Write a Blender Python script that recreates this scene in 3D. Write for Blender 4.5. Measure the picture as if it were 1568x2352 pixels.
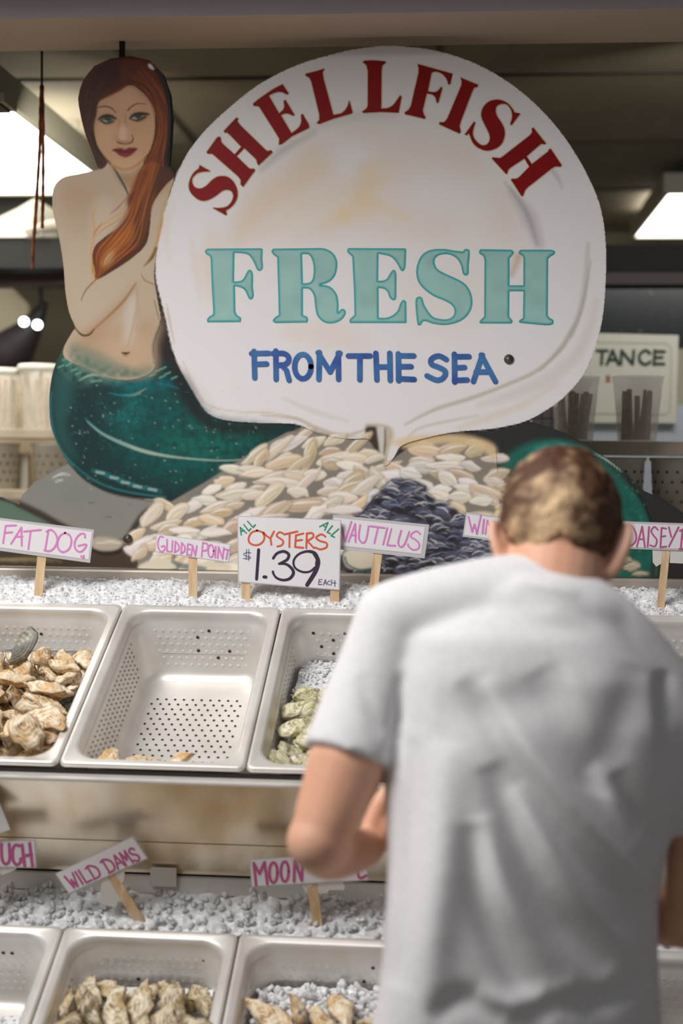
import bpy, bmesh, math, random
import numpy as np
from mathutils import Vector, Matrix, Euler, noise
from mathutils.geometry import delaunay_2d_cdt

for o in list(bpy.data.objects):
    bpy.data.objects.remove(o)
SC = bpy.context.scene
COL = SC.collection
random.seed(4)
RNG = np.random.default_rng(11)

# ---------------------------------------------------------------- camera
FPX = 3267.0                                   # focal length in pixels of the 1568 x 2352 frame
YAW, PITCH, ROLL = [math.radians(a) for a in (4.9, 2.2, 0.6)]
CAM = np.array([0.0, 0.0, 1.62])
_f = np.array([-math.sin(YAW)*math.cos(PITCH), math.cos(YAW)*math.cos(PITCH), -math.sin(PITCH)])
_r0 = np.array([math.cos(YAW), math.sin(YAW), 0.0])
_u0 = np.cross(_r0, _f)
_r = _r0*math.cos(ROLL) + _u0*math.sin(ROLL)
_u = _u0*math.cos(ROLL) - _r0*math.sin(ROLL)
cd = bpy.data.cameras.new('camera')
cam = bpy.data.objects.new('camera', cd)
COL.objects.link(cam)
M = Matrix(((_r[0], _u[0], -_f[0], CAM[0]), (_r[1], _u[1], -_f[1], CAM[1]), (_r[2], _u[2], -_f[2], CAM[2]), (0, 0, 0, 1)))
cam.matrix_world = M
cd.sensor_fit = 'VERTICAL'
cd.sensor_height = 36.0
cd.sensor_width = 24.0
cd.lens = FPX*36.0/2352.0
cd.clip_start = 0.05
cd.dof.use_dof = True
cd.dof.focus_distance = 2.93
cd.dof.aperture_fstop = 1.7
SC.camera = cam

def at(u, v, Y):
    """point of the plane y = Y seen at photo pixel (u, v)"""
    d = _f + _r*(u-784.0)/FPX - _u*(v-1176.0)/FPX
    p = CAM + d*(Y/d[1])
    return Vector(p)

# ---------------------------------------------------------------- light
def srgb(c):
    c = np.asarray(c, float)/255.0
    return np.where(c <= 0.04045, c/12.92, ((c+0.055)/1.055)**2.4)
SC.view_settings.view_transform = 'Standard'
SC.view_settings.look = 'None'
SC.view_settings.exposure = 0.0
SC.view_settings.gamma = 1.0
SC.view_settings.use_curve_mapping = False
W = bpy.data.worlds.new('market_daylight')
SC.world = W
W.use_nodes = True
W.node_tree.nodes['Background'].inputs[0].default_value = (0.95, 0.97, 1.0, 1)
W.node_tree.nodes['Background'].inputs[1].default_value = 0.14

def area(name, loc, aim, sx, sy, power, col):
    l = bpy.data.lights.new(name, 'AREA')
    l.shape = 'RECTANGLE'; l.size = sx; l.size_y = sy; l.energy = power; l.color = col
    o = bpy.data.objects.new(name, l); COL.objects.link(o)
    o.location = loc
    o.rotation_euler = (Vector(aim)-Vector(loc)).to_track_quat('-Z', 'Y').to_euler()
    return o
area('hall_skylight', (-1.65, 1.15, 3.62), (0.0, 2.6, 1.3), 1.3, 1.7, 110, (1.0, 0.985, 0.975))
# added fill lamps hidden behind the sign, brighten the board and tubs
area('workroom_fill', (0.75, 3.45, 2.45), (1.2, 4.3, 1.75), 0.9, 0.08, 6, (1.0, 0.98, 0.94))
area('workroom_fill', (-0.95, 3.6, 2.35), (-1.6, 4.4, 1.7), 0.7, 0.08, 7, (1.0, 0.95, 0.82))

# ---------------------------------------------------------------- helpers
def tag(o, label=None, cat=None, group=None, kind=None):
    if label: o['label'] = label
    if cat: o['category'] = cat
    if group: o['group'] = group
    if kind: o['kind'] = kind
    return o
def empty(name, loc, label, cat, group=None):
    o = bpy.data.objects.new(name, None); COL.objects.link(o)
    o.location = loc; o.empty_display_size = 0.05
    return tag(o, label, cat, group)
def link(name, me, mats, parent=None):
    o = bpy.data.objects.new(name, me); COL.objects.link(o)
    for m in (mats if isinstance(mats, (list, tuple)) else [mats]):
        me.materials.append(m)
    if parent is not None:
        o.parent = parent
        if parent.type == 'EMPTY': o.matrix_parent_inverse = Matrix.Translation(-Vector(parent.location))
    return o
def mesh(name, verts, faces, mats, parent=None, smooth=False):
    me = bpy.data.meshes.new(name)
    me.from_pydata([tuple(v) for v in verts], [], [tuple(f) for f in faces])
    me.update()
    if smooth:
        me.polygons.foreach_set('use_smooth', [True]*len(me.polygons))
    return link(name, me, mats, parent)
def from_bm(name, bm, mats, parent=None, smooth=False):
    me = bpy.data.meshes.new(name); bm.to_mesh(me); bm.free()
    if smooth:
        me.polygons.foreach_set('use_smooth', [True]*len(me.polygons))
    return link(name, me, mats, parent)
def bx(bm, x0, x1, y0, y1, z0, z1, bev=0.0, mi=0):
    vs = [bm.verts.new((x, y, z)) for x in (x0, x1) for y in (y0, y1) for z in (z0, z1)]
    fs = [bm.faces.new([vs[i] for i in q]) for q in ((0, 1, 3, 2), (4, 6, 7, 5), (0, 4, 5, 1), (2, 3, 7, 6), (0, 2, 6, 4), (1, 5, 7, 3))]
    for f in fs: f.material_index = mi
    if bev > 0:
        es = list({e for f in fs for e in f.edges})
        bmesh.ops.bevel(bm, geom=es, offset=bev, segments=2, affect='EDGES', profile=0.6)
def box(name, x0, x1, y0, y1, z0, z1, mat, parent=None, bev=0.0):
    bm = bmesh.new(); bx(bm, x0, x1, y0, y1, z0, z1, bev)
    bmesh.ops.recalc_face_normals(bm, faces=bm.faces)
    return from_bm(name, bm, mat, parent)
def tube(bm, pts, rad, n=12, flat=None, cap=True):
    """tapering tube through pts (a closed surface); flat = (ra, rb) ratio of the two cross axes"""
    P = [Vector(p) for p in pts]
    if not hasattr(rad, '__len__'): rad = [rad]*len(P)
    rings = []
    up = None
    for i, p in enumerate(P):
        t = (P[min(i+1, len(P)-1)] - P[max(i-1, 0)]).normalized()
        if up is None:
            a = Vector((0, 0, 1)) if abs(t.z) < 0.9 else Vector((0, 1, 0))
        else: a = up
        s = t.cross(a).normalized(); up = s.cross(t).normalized()
        ka, kb = flat if flat else (1, 1)
        rings.append([bm.verts.new(p + s*math.cos(2*math.pi*k/n)*rad[i]*ka + up*math.sin(2*math.pi*k/n)*rad[i]*kb) for k in range(n)])
    for a, b in zip(rings[:-1], rings[1:]):
        for k in range(n):
            bm.faces.new((a[k], a[(k+1) % n], b[(k+1) % n], b[k]))
    if cap:
        bm.faces.new(rings[0][::-1]); bm.faces.new(rings[-1])
    return rings
def capsule(pts, rad, k=4):
    """lengthen a limb with rounded ends"""
    P = [Vector(p) for p in pts]; R = list(rad)
    d0 = (P[0]-P[1]).normalized(); d1 = (P[-1]-P[-2]).normalized()
    h = []; hr = []; t = []; tr = []
    for j in range(k, 0, -1):
        a = math.pi/2*j/(k+0.3)
        h.append(P[0]+d0*R[0]*math.sin(a)); hr.append(R[0]*math.cos(a))
    for j in range(1, k+1):
        a = math.pi/2*j/(k+0.3)
        t.append(P[-1]+d1*R[-1]*math.sin(a)); tr.append(R[-1]*math.cos(a))
    return h+P+t, hr+R+tr
def lathe(bm, prof, n=28, c=(0, 0, 0), mi=0):
    rings = []
    for r, z in prof:
        rings.append([bm.verts.new((c[0]+r*math.cos(2*math.pi*k/n), c[1]+r*math.sin(2*math.pi*k/n), c[2]+z)) for k in range(n)])
    for a, b in zip(rings[:-1], rings[1:]):
        for k in range(n):
            f = bm.faces.new((a[k], a[(k+1) % n], b[(k+1) % n], b[k])); f.material_index = mi
    return rings
def spl(P, closed=False, n=6):
    """Catmull-Rom through 2-D or 3-D points"""
    P = [np.asarray(p, float) for p in P]; out = []
    N = len(P); m = N if closed else N-1
    for i in range(m):
        g = (lambda j: P[j % N]) if closed else (lambda j: P[min(max(j, 0), N-1)])
        a, b, c, d = g(i-1), g(i), g(i+1), g(i+2)
        for k in range(n):
            t = k/n
            out.append(0.5*((2*b)+(c-a)*t+(2*a-5*b+4*c-d)*t*t+(3*b-a-3*c+d)*t**3))
    if not closed: out.append(P[-1])
    return out

# ---------------------------------------------------------------- materials
MATS = {}
def mat(name, col, rough=0.6, metal=0.0, **kw):
    if name in MATS: return MATS[name]
    m = bpy.data.materials.new(name); m.use_nodes = True
    b = m.node_tree.nodes['Principled BSDF']
    c = srgb(col) if max(col) > 1.0 else np.asarray(col, float)
    b.inputs['Base Color'].default_value = (*c[:3], 1)
    b.inputs['Roughness'].default_value = rough
    b.inputs['Metallic'].default_value = metal
    for k, v in kw.items():
        b.inputs[k.replace('_', ' ')].default_value = v
    MATS[name] = m
    return m
def nd(m, t, **kw):
    n = m.node_tree.nodes.new(t)
    for k, v in kw.items(): setattr(n, k, v)
    return n
def ln(m, a, b): m.node_tree.links.new(a, b)
def noisy(m, scale, c0, c1, lo=0.35, hi=0.65, detail=4.0, stretch=(1, 1, 1), rough=None, bump=0.0, dist=0.002, mid=None):
    """base colour varied by object-space noise; optional roughness variation and bump"""
    b = m.node_tree.nodes['Principled BSDF']
    tc = nd(m, 'ShaderNodeTexCoord'); mp = nd(m, 'ShaderNodeMapping'); mp.inputs['Scale'].default_value = stretch
    ln(m, tc.outputs['Object'], mp.inputs[0])
    nz = nd(m, 'ShaderNodeTexNoise'); nz.inputs['Scale'].default_value = scale; nz.inputs['Detail'].default_value = detail
    ln(m, mp.outputs[0], nz.inputs['Vector'])
    cr = nd(m, 'ShaderNodeValToRGB')
    e = cr.color_ramp.elements
    e[0].position = lo; e[1].position = hi
    e[0].color = (*srgb(c0), 1); e[1].color = (*srgb(c1), 1)
    if mid:
        x = cr.color_ramp.elements.new((lo+hi)/2); x.color = (*srgb(mid), 1)
    ln(m, nz.outputs['Fac'], cr.inputs[0]); ln(m, cr.outputs[0], b.inputs['Base Color'])
    if rough:
        mr = nd(m, 'ShaderNodeMapRange'); mr.inputs['To Min'].default_value = rough[0]; mr.inputs['To Max'].default_value = rough[1]
        ln(m, nz.outputs['Fac'], mr.inputs[0]); ln(m, mr.outputs[0], b.inputs['Roughness'])
    if bump:
        bp = nd(m, 'ShaderNodeBump'); bp.inputs['Strength'].default_value = bump; bp.inputs['Distance'].default_value = dist
        ln(m, nz.outputs['Fac'], bp.inputs['Height']); ln(m, bp.outputs[0], b.inputs['Normal'])
    return m
def attr_mat(name, rough=0.5, attr='paint'):
    m = mat(name, (200, 200, 200), rough, 0.0, Specular_IOR_Level=0.22)
    a = nd(m, 'ShaderNodeAttribute', attribute_name=attr)
    ln(m, a.outputs['Color'], m.node_tree.nodes['Principled BSDF'].inputs['Base Color'])
    return m

STEEL = noisy(mat('brushed_steel', (222, 215, 206), 0.42, 0.45), 9, (215, 209, 201), (233, 229, 224), 0.3, 0.7, 5, (1, 1, 1), (0.36, 0.5))
STEEL_B = noisy(mat('steel_panel_reflections', (240, 224, 202), 0.3, 0.78), 3.4, (206, 184, 152), (252, 242, 226), 0.38, 0.60, 2.5, (1.6, 1, 0.7), (0.22, 0.34))  # blotchy reflections put into the base colour of the steel
HOLE_D = mat('hole_dark', (62, 50, 44), 0.7)
HOLE_L = mat('hole_lit_ice', (244, 246, 248), 0.5)  # pale discs: ice behind the holes, light coming through put into the colour
ICE = mat('ice_white', (226, 226, 227), 0.35, 0.0, Subsurface_Weight=0.7, Subsurface_Radius=(1.0, 1.0, 1.0), Subsurface_Scale=0.007)
ICE_C = mat('ice_clear', (236, 236, 236), 0.18, 0.0, Transmission_Weight=0.2, IOR=1.31, Subsurface_Weight=0.6, Subsurface_Radius=(1.0, 1.0, 1.0), Subsurface_Scale=0.01)
WOOD = noisy(mat('stick_wood', (226, 194, 152), 0.65), 14, (205, 165, 118), (238, 212, 176), 0.3, 0.7, 6, (6, 6, 0.8))
CARD = mat('card_white', (240, 237, 240), 0.45)
CARD_E = mat('card_laminate', (205, 200, 203), 0.25)
BLACK = mat('black_paint', (13, 11, 10), 0.7)
# ---------------------------------------------------------------- the setting
CEIL = noisy(mat('ceiling_tile', (116, 107, 88), 0.9), 3, (114, 105, 86), (128, 119, 100), 0.3, 0.7)
def struct(o): o['kind'] = 'structure'; return o
struct(box('floor', -3.2, 3.4, -1.2, 7.0, -0.1, 0.0, noisy(mat('floor_concrete', (120, 112, 104), 0.8), 4, (108, 101, 94), (132, 124, 116))))
ZC = 2.70
bm = bmesh.new()
bx(bm, -3.2, 3.4, 3.2, 7.0, ZC, ZC+0.06)
for k in range(1, 5):                                  # ceiling grid, thin tees proud of the tiles
    y = 3.2+0.86*k
    bx(bm, -3.2, 3.4, y-0.008, y+0.008, ZC-0.007, ZC, mi=1)
for x in (-2.66, -1.80, -0.94, -0.08, 0.78, 1.64, 2.5):
    bx(bm, x-0.008, x+0.008, 3.2, 7.0, ZC-0.006, ZC, mi=1)
bmesh.ops.recalc_face_normals(bm, faces=bm.faces)
struct(from_bm('ceiling', bm, [CEIL, mat('ceiling_tee', (70, 64, 52), 0.7)]))
struct(box('wall_left', -3.2, -3.1, 3.2, 7.0, 0, ZC, mat('wall_cream', (186, 180, 160), 0.8)))
struct(box('wall_right', 3.3, 3.4, 3.2, 7.0, 0, ZC, MATS['wall_cream']))
WB = noisy(mat('back_wall_paint', (176, 172, 150), 0.8), 1.2, (148, 144, 118), (206, 202, 182), 0.35, 0.6, 2)
struct(box('wall_back', -3.1, 3.3, 6.9, 7.0, 0, ZC, WB))
# header beam over the counter: grey front, tan underside
HB0, HB1 = 2.965, 3.20
zb = at(784, 107, HB1).z
bm = bmesh.new()
bx(bm, -3.2, 3.4, HB0, HB1, zb, 3.1)
for f in bm.faces:
    f.material_index = 1 if f.calc_center_median().z < zb+0.001 else 0
bmesh.ops.recalc_face_normals(bm, faces=bm.faces)
struct(from_bm('trim_1', bm, [mat('header_front', (184, 172, 176), 0.6), mat('header_soffit', (186, 164, 146), 0.6)]))
# added canopy out of view, shades the upper part of the sign
struct(box('shade_canopy', -3.2, 3.4, 2.395, HB0, zb+0.16, zb+0.22, mat('shade_canopy_paint', (150, 138, 128), 0.8)))
# dark beam across the work room, with a brown lower rail
YB = 4.6
z0, z1, z2 = at(1480, 655, YB).z, at(1480, 628, YB).z, at(1480, 563, YB).z
bm = bmesh.new()
bx(bm, -3.1, 3.3, YB, YB+0.09, z1, z2, mi=0)
bx(bm, -3.1, 3.3, YB-0.02, YB+0.09, z0, z1, mi=1)
bmesh.ops.recalc_face_normals(bm, faces=bm.faces)
struct(from_bm('trim_3', bm, [BLACK, mat('rail_brown', (62, 48, 46), 0.55)]))
# dark glazed panel at the back right, under the beam
def quad_px(name, pts, Y, th, m, parent=None):
    """flat board of thickness th whose front outline is seen at the given pixels on plane Y"""
    P = [at(u, v, Y) for u, v in pts]
    n = len(P)
    vs = P + [p+Vector((0, th, 0)) for p in P]
    fs = [list(range(n))[::-1], list(range(n, 2*n))] + [[i, (i+1) % n, n+(i+1) % n, n+i] for i in range(n)]
    o = mesh(name, vs, fs, m, parent)
    bm = bmesh.new(); bm.from_mesh(o.data); bmesh.ops.recalc_face_normals(bm, faces=bm.faces); bm.to_mesh(o.data); bm.free()
    return o
GL = mat('dark_glazing', (40, 52, 52), 0.25)
noisy(GL, 42, (34, 44, 44), (150, 164, 160), 0.62, 0.86, 6)
struct(quad_px('window_1', [(1180, 640), (1720, 640), (1720, 800), (1180, 800)], 4.62, 0.03, GL))
PB = mat('pale_blue_panel', (196, 206, 216), 0.6)
struct(quad_px('wall_counter', [(1100, 930), (1800, 930), (1800, 1330), (1100, 1330)], 4.3, 0.05, PB))
struct(quad_px('wall_service', [(-250, 860), (330, 860), (330, 1400), (-250, 1400)], 4.3, 0.05, mat('service_panel', (176, 160, 132), 0.7)))
# ---------------------------------------------------------------- painted sign
YS = 3.13                                        # front plane of the plywood cut-out
X0, Y0, CW, CH = -90, 90, 1760, 1260             # canvas in photo pixels of the sign plane
def alb(c):
    return srgb(c)/srgb((222,)*3)*0.80
CAN = np.zeros((CH, CW, 3))
CAN[:] = alb((44, 38, 35))
def vnoise(cell, seed):
    r = np.random.default_rng(seed)
    gh, gw = int(CH/cell)+3, int(CW/cell)+3
    g = r.random((gh, gw))
    y = np.arange(CH)/cell; x = np.arange(CW)/cell
    yi, xi = y.astype(int), x.astype(int)
    fy, fx = (y-yi)[:, None], (x-xi)[None, :]
    fy, fx = fy*fy*(3-2*fy), fx*fx*(3-2*fx)
    return (g[np.ix_(yi, xi)]*(1-fy)*(1-fx)+g[np.ix_(yi+1, xi)]*fy*(1-fx)+g[np.ix_(yi, xi+1)]*(1-fy)*fx+g[np.ix_(yi+1, xi+1)]*fy*fx)
N4, N10, N30, N90 = vnoise(4, 1), vnoise(10, 2), vnoise(30, 3), vnoise(90, 4)
def blur(a, s):
    s = int(round(s))
    if s < 1: return a
    for _ in range(2):
        for ax in (0, 1):
            p = np.pad(a, [(s, s) if k == ax else (0, 0) for k in (0, 1)], mode='edge')
            c = np.cumsum(p, axis=ax); z = np.zeros_like(np.take(c, [0], axis=ax)); c = np.concatenate([z, c], axis=ax)
            L = 2*s+1
            a = (np.take(c, range(L, c.shape[ax]), axis=ax)-np.take(c, range(0, c.shape[ax]-L), axis=ax))/L
    return a
def inside(px, py, rings):
    ins = np.zeros(px.shape, bool)
    for R in rings:
        R = np.asarray(R, float)
        for (x1, y1), (x2, y2) in zip(R, np.roll(R, -1, 0)):
            if y1 == y2: continue
            c = ((y1 > py) != (y2 > py)) & (px < (x2-x1)*(py-y1)/(y2-y1)+x1)
            ins ^= c
    return ins
def window(pts, pad):
    P = np.asarray(pts, float)
    a = max(int(P[:, 0].min()-pad)-X0, 0); b = min(int(P[:, 0].max()+pad)-X0+1, CW)
    c = max(int(P[:, 1].min()-pad)-Y0, 0); d = min(int(P[:, 1].max()+pad)-Y0+1, CH)
    return a, b, c, d
def lay(win, mask, col):
    a, b, c, d = win
    col = alb(col) if not isinstance(col, np.ndarray) else col
    m = mask[..., None]
    CAN[c:d, a:b] = CAN[c:d, a:b]*(1-m)+col*m
def fill(pts, col, soft=0, a=1.0, smooth=True, tex=None):
    P = spl(pts, True, 6) if smooth else pts
    w = window(P, soft*3+2)
    if w[1] <= w[0] or w[3] <= w[2]: return
    gx, gy = np.meshgrid(np.arange(w[0], w[1])+X0+0.5, np.arange(w[2], w[3])+Y0+0.5)
    m = inside(gx, gy, [P]).astype(float)
    m = blur(m, soft)*a
    if tex is not None: m = m*tex[w[2]:w[3], w[0]:w[1]]
    lay(w, m, col)
def stroke(pts, wd, col, a=1.0, soft=1.2, smooth=True, n=6, tex=None):
    P = np.array(spl(pts, False, n) if smooth and len(pts) > 2 else pts, float)
    K = len(P)
    wd = np.interp(np.linspace(0, 1, K), np.linspace(0, 1, len(wd)), wd) if hasattr(wd, '__len__') else np.full(K, wd, float)
    w = window(P, wd.max()/2+soft*2+1)
    if w[1] <= w[0] or w[3] <= w[2]: return
    gx, gy = np.meshgrid(np.arange(w[0], w[1])+X0+0.5, np.arange(w[2], w[3])+Y0+0.5)
    best = np.full(gx.shape, 1e9)
    for i in range(K-1):
        (x1, y1), (x2, y2) = P[i], P[i+1]
        dx, dy = x2-x1, y2-y1; L = dx*dx+dy*dy+1e-9
        t = np.clip(((gx-x1)*dx+(gy-y1)*dy)/L, 0, 1)
        best = np.minimum(best, np.hypot(gx-x1-t*dx, gy-y1-t*dy)-(wd[i]*(1-t)+wd[i+1]*t)/2)
    m = np.clip(0.5-best/(2*soft), 0, 1)*a
    if tex is not None: m = m*tex[w[2]:w[3], w[0]:w[1]]
    lay(w, m, col)
def zm(x0, y0, s, P):                            # enlarged-view coordinates to photo pixels
    return [(x0+p[0]*s, y0+p[1]*s) for p in P]

# outlines -----------------------------------------------------------------
SHELL = spl([(890,105),(980,112),(1060,133),(1130,165),(1200,213),(1260,270),(1310,335),(1352,408),(1380,480),(1391,560),(1391,640),(1385,720),(1370,790),(1343,855),(1300,908),(1250,945),(1200,970),(1130,985),(1050,992),(990,1003),(925,1022),(905,1050),(885,1070),(868,1050),(848,1010),(800,1008),(735,998),(680,975),(600,972),(520,966),(478,950),(452,915),(420,860),(395,800),(382,740),(370,690),(357,630),(361,570),(374,500),(395,430),(425,360),(470,300),(525,248),(595,193),(680,150),(760,125),(820,112)], True, 5)
HAIR = spl([(228,388),(212,350),(195,305),(184,260),(180,225),(190,188),(216,154),(255,136),(300,131),(342,140),(372,170),(388,215),(393,270),(390,330),(385,375),(402,402),(380,425),(350,470),(344,520),(335,560),(306,590),(262,620),(222,640),(212,610),(216,570),(240,545),(280,515),(300,480),(303,445),(318,400),(332,372),(350,330),(356,290),(354,250),(340,225),(322,208),(300,195),(275,208),(248,220),(226,236),(221,262),(215,290),(222,330),(238,360),(246,375)], True, 5)
SKIN = spl([(120,470),(124,430),(145,408),(180,400),(215,392),(236,374),(216,310),(214,260),(226,232),(262,205),(300,190),(330,210),(356,250),(358,300),(345,345),(330,372),(350,420),(398,402),(390,440),(374,500),(361,570),(354,632),(362,690),(369,735),(358,770),(352,800),(356,840),(340,860),(300,872),(250,868),(195,845),(152,825),(146,800),(166,762),(172,752),(158,715),(150,670),(146,615),(138,560),(127,510)], True, 5)
TAIL = spl([(153,790),(131,828),(118,870),(113,930),(120,990),(150,1052),(190,1097),(240,1126),(300,1139),(360,1146),(400,1148),(470,1110),(560,1055),(640,1000),(690,980),(600,974),(520,967),(478,950),(452,915),(420,862),(395,835),(358,822),(352,846),(318,866),(270,868),(210,848),(172,826)], True, 5)
BOARD = [(-85,1298),(-85,1134),(0,1142),(45,1160),(50,1138),(80,1106),(130,1076),(161,1062)] + \
    [(150,1052),(128,1012),(117,975),(113,930),(118,870),(130,828),(150,790),(168,760),(172,752),(158,715),(150,670),(146,615),(138,560),(127,510),(120,470),(124,430),(145,408),(180,400),(226,390)] + \
    [(212,350),(195,305),(184,260),(179,225),(190,186),(216,152),(255,134),(300,129),(343,138),(374,169),(390,215),(395,270),(392,330),(388,378),(402,398)] + \
    [tuple(p) for p in SHELL[41*5:] if p[0] > 402 or p[1] < 420][0:0] + \
    [(412,385),(425,360),(470,300),(525,248),(595,193),(680,150),(760,125),(820,112),(890,105),(980,112),(1060,133),(1130,165),(1200,213),(1260,270),(1310,335),(1352,408),(1380,480),(1391,560),(1391,640),(1385,720),(1370,790),(1343,855),(1300,908),(1250,945),(1215,968)] + \
    [(1250,978),(1300,995),(1360,1028),(1430,1079),(1480,1128),(1530,1150),(1568,1178),(1650,1216),(1650,1330),(800,1314)]

# paint: background of the cut-out ------------------------------------------
fill([(-95,1120),(40,1160),(150,1212),(215,1236),(-95,1240)], (92,112,96), 3, smooth=False)
fill([(45,1158),(48,1136),(80,1104),(130,1075),(163,1060),(240,1124),(300,1140),(395,1147),(372,1160),(332,1180),(312,1212),(292,1236),(215,1240),(150,1208)], (134,131,124), 2, smooth=False)
fill([(60,1150),(130,1082),(230,1130),(280,1200),(150,1195)], (120,124,118), 12, 0.6, tex=N30)
stroke([(40,1156),(90,1180),(150,1212),(215,1236)], [16,18,16,8], (58,42,42), 0.9, 4)
stroke([(160,1062),(200,1102),(260,1132),(330,1146)], [8,9,8,5], (52,42,40), 0.9, 2)
stroke([(375,1158),(335,1182),(312,1214),(296,1236)], [18,22,24,16], (54,44,40), 0.9, 4)
stroke([(120,1098),(140,1089),(160,1090)], [2,5,2], (205,205,198), 0.9, 1.5)
stroke([(128,1106),(142,1102)], 4, (200,200,190), 0.8, 1.5)
for x, y in ((210,1155),(248,1186),(300,1160),(340,1150)):
    stroke([(x-6,y),(x+6,y+1)], 2, (92,86,80), 0.8)
fill([(-95,1238),(60,1236),(320,1262),(340,1312),(-95,1306)], (70,58,48), 3, smooth=False)
for k in range(6):
    stroke([(-60+k*22,1292-k*2),(-10+k*24,1284),(40+k*20,1290)], 5, (150,135,95), 0.35, 3)
fill([(213,1236),(250,1234),(284,1244),(268,1262),(236,1265),(213,1258)], (178,166,148), 1.5)
stroke([(222,1248),(255,1244),(275,1248)], [2,5,2], (226,218,204), 0.8, 2)
stroke([(212,1262),(240,1272),(275,1266),(300,1250)], [6,8,8,10], (42,34,32), 0.9, 2)
# right hand side: dark rock, tail of the figure coming round
fill([(1040,985),(1215,970),(1300,990),(1430,1075),(1485,1130),(1650,1210),(1650,1335),(1040,1320)], (50,51,49), 2, smooth=False)
fill([(1150,1075),(1190,1030),(1240,1012),(1300,1014),(1360,1040),(1420,1092),(1468,1150),(1492,1215),(1500,1320),(1395,1320),(1405,1230),(1395,1180),(1360,1120),(1290,1085)], (38,104,92), 6)
fill([(1210,1040),(1260,1018),(1310,1022),(1360,1045),(1330,1060),(1260,1046)], (60,158,146), 6, 0.85, tex=np.clip(N10*1.5, 0, 1))
fill([(1400,1090),(1450,1140),(1490,1230),(1496,1310),(1430,1310),(1436,1210)], (26,84,72), 8, 0.8, tex=N10)
stroke([(1362,1040),(1395,1058),(1428,1084)], [1,4,1], (176,200,190), 0.9, 1.2)
stroke([(1440,1100),(1475,1150),(1496,1200)], [3,6,6], (28,32,30), 0.8, 2)
for k in range(60):
    x, y = 1380+RNG.random()*110, 1060+RNG.random()*230
    stroke([(x, y),(x+2, y+1)], 1.6+RNG.random()*1.4, (110,170,150), 0.35, 1)
fill([(1497,1150),(1560,1180),(1650,1220),(1650,1340),(1500,1330),(1512,1230)], (54,49,46), 5)
stroke([(1500,1235),(1508,1275),(1506,1320)], [6,9,6], (34,92,80), 0.9, 2)
for (x, y, L, H, g) in ((1420,1268,40,22,0),(1402,1300,50,26,1),(1450,1300,40,24,0),(1470,1318,40,12,1),(1436,1286,30,16,1)):
    fill([(x-L*.5,y+2),(x-L*.2,y-H*.5),(x+L*.3,y-H*.45),(x+L*.52,y),(x+L*.2,y+H*.5),(x-L*.3,y+H*.45)], (178-14*g,166-14*g,140-14*g), 1)
    stroke([(x-L*.35,y),(x,y-H*.2),(x+L*.4,y)], [2,4,2], (214,204,180), 0.7, 1.5)
    stroke([(x-L*.4,y+H*.4),(x,y+H*.55),(x+L*.45,y+H*.2)], 3, (60,56,48), 0.8, 1.2)

# scallop shell ---------------------------------------------------------------
fill(SHELL, (228,223,223), 0, smooth=False)
fill([(540,520),(560,440),(640,350),(760,290),(900,270),(1030,300),(1130,370),(1190,470),(1215,600),(1180,560),(1000,560),(700,560),(600,570)], (226,212,198), 26, 0.75, tex=np.clip(N90*1.2+0.15, 0, 1))
fill([(520,560),(560,470),(640,400),(720,340),(760,400),(640,480),(560,560)], (222,203,182), 18, 0.8)
fill([(760,510),(820,430),(830,375),(900,380),(880,420),(860,470),(840,510)], (228,204,170), 12, 0.75, tex=np.clip(N30*1.3+0.2, 0, 1))
stroke([(735,525),(790,490),(850,470),(930,500)], [6,22,24,8], (230,205,168), 0.6, 14)
stroke([(600,540),(700,470),(850,420)], [10,30,10], (224,204,182), 0.45, 14)
fill([(470,560),(500,520),(510,620),(520,720),(490,700),(460,640)], (225,207,188), 16, 0.7)
fill([(640,760),(780,740),(860,800),(760,800)], (226,208,190), 16, 0.7, tex=np.clip(N90+0.3, 0, 1))
fill([(900,640),(1110,600),(1110,740),(960,760)], (226,214,204), 20, 0.4)
stroke([(600,390),(650,345),(720,305)], [6,18,6], (168,162,158), 0.6, 9)
stroke([(700,300),(800,270),(900,262)], [8,20,14], (196,190,186), 0.5, 12)
stroke([(1175,440),(1215,500),(1238,560)], [8,30,16], (176,168,172), 0.65, 12)
stroke([(1160,420),(1205,480),(1232,560)], [4,9,6], (150,146,148), 0.5, 5)
stroke([(1240,360),(1275,400),(1290,430)], [4,8,3], (160,156,150), 0.5, 5)
stroke([(1190,590),(1175,630)], [18,12], (196,172,140), 0.7, 7)
stroke([(1350,560),(1345,640),(1335,700),(1312,770)], [4,10,10,6], (176,166,156), 0.6, 6)
stroke([(1356,600),(1340,690),(1322,745),(1290,800),(1240,850)], [2,5,7,8,4], (168,166,152), 0.75, 3)
stroke([(1316,745),(1285,800),(1235,850),(1160,885),(1080,915),(1000,940),(930,975)], [2,7,8,8,9,8,4], (186,178,160), 0.85, 3)
stroke([(1370,690),(1352,760),(1320,820),(1260,870),(1180,905),(1100,930)], [8,20,26,28,22,8], (214,206,200), 0.7, 8)
stroke([(1280,880),(1200,930),(1120,960),(1050,985)], [4,12,14,6], (222,200,176), 0.55, 7)
stroke([(420,830),(450,895),(478,930),(540,945),(620,948),(690,962)], [2,3,3.5,3,4,3], (216,188,160), 0.8, 1.6)
stroke([(383,700),(388,730),(400,790)], [2,5,2], (190,160,130), 0.6, 1.6)
stroke([(388,600),(382,530),(400,470)], [3,14,3], (222,206,194), 0.5, 7)
stroke([(440,550),(446,600),(460,690)], [4,16,6], (224,208,194), 0.45, 7)
stroke([(600,953),(680,962),(730,985),(790,1000),(845,985)], [2,6,9,8,3], (182,164,140), 0.75, 3)
stroke([(650,915),(720,945),(800,968)], [3,10,3], (200,200,192), 0.6, 5)
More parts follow.
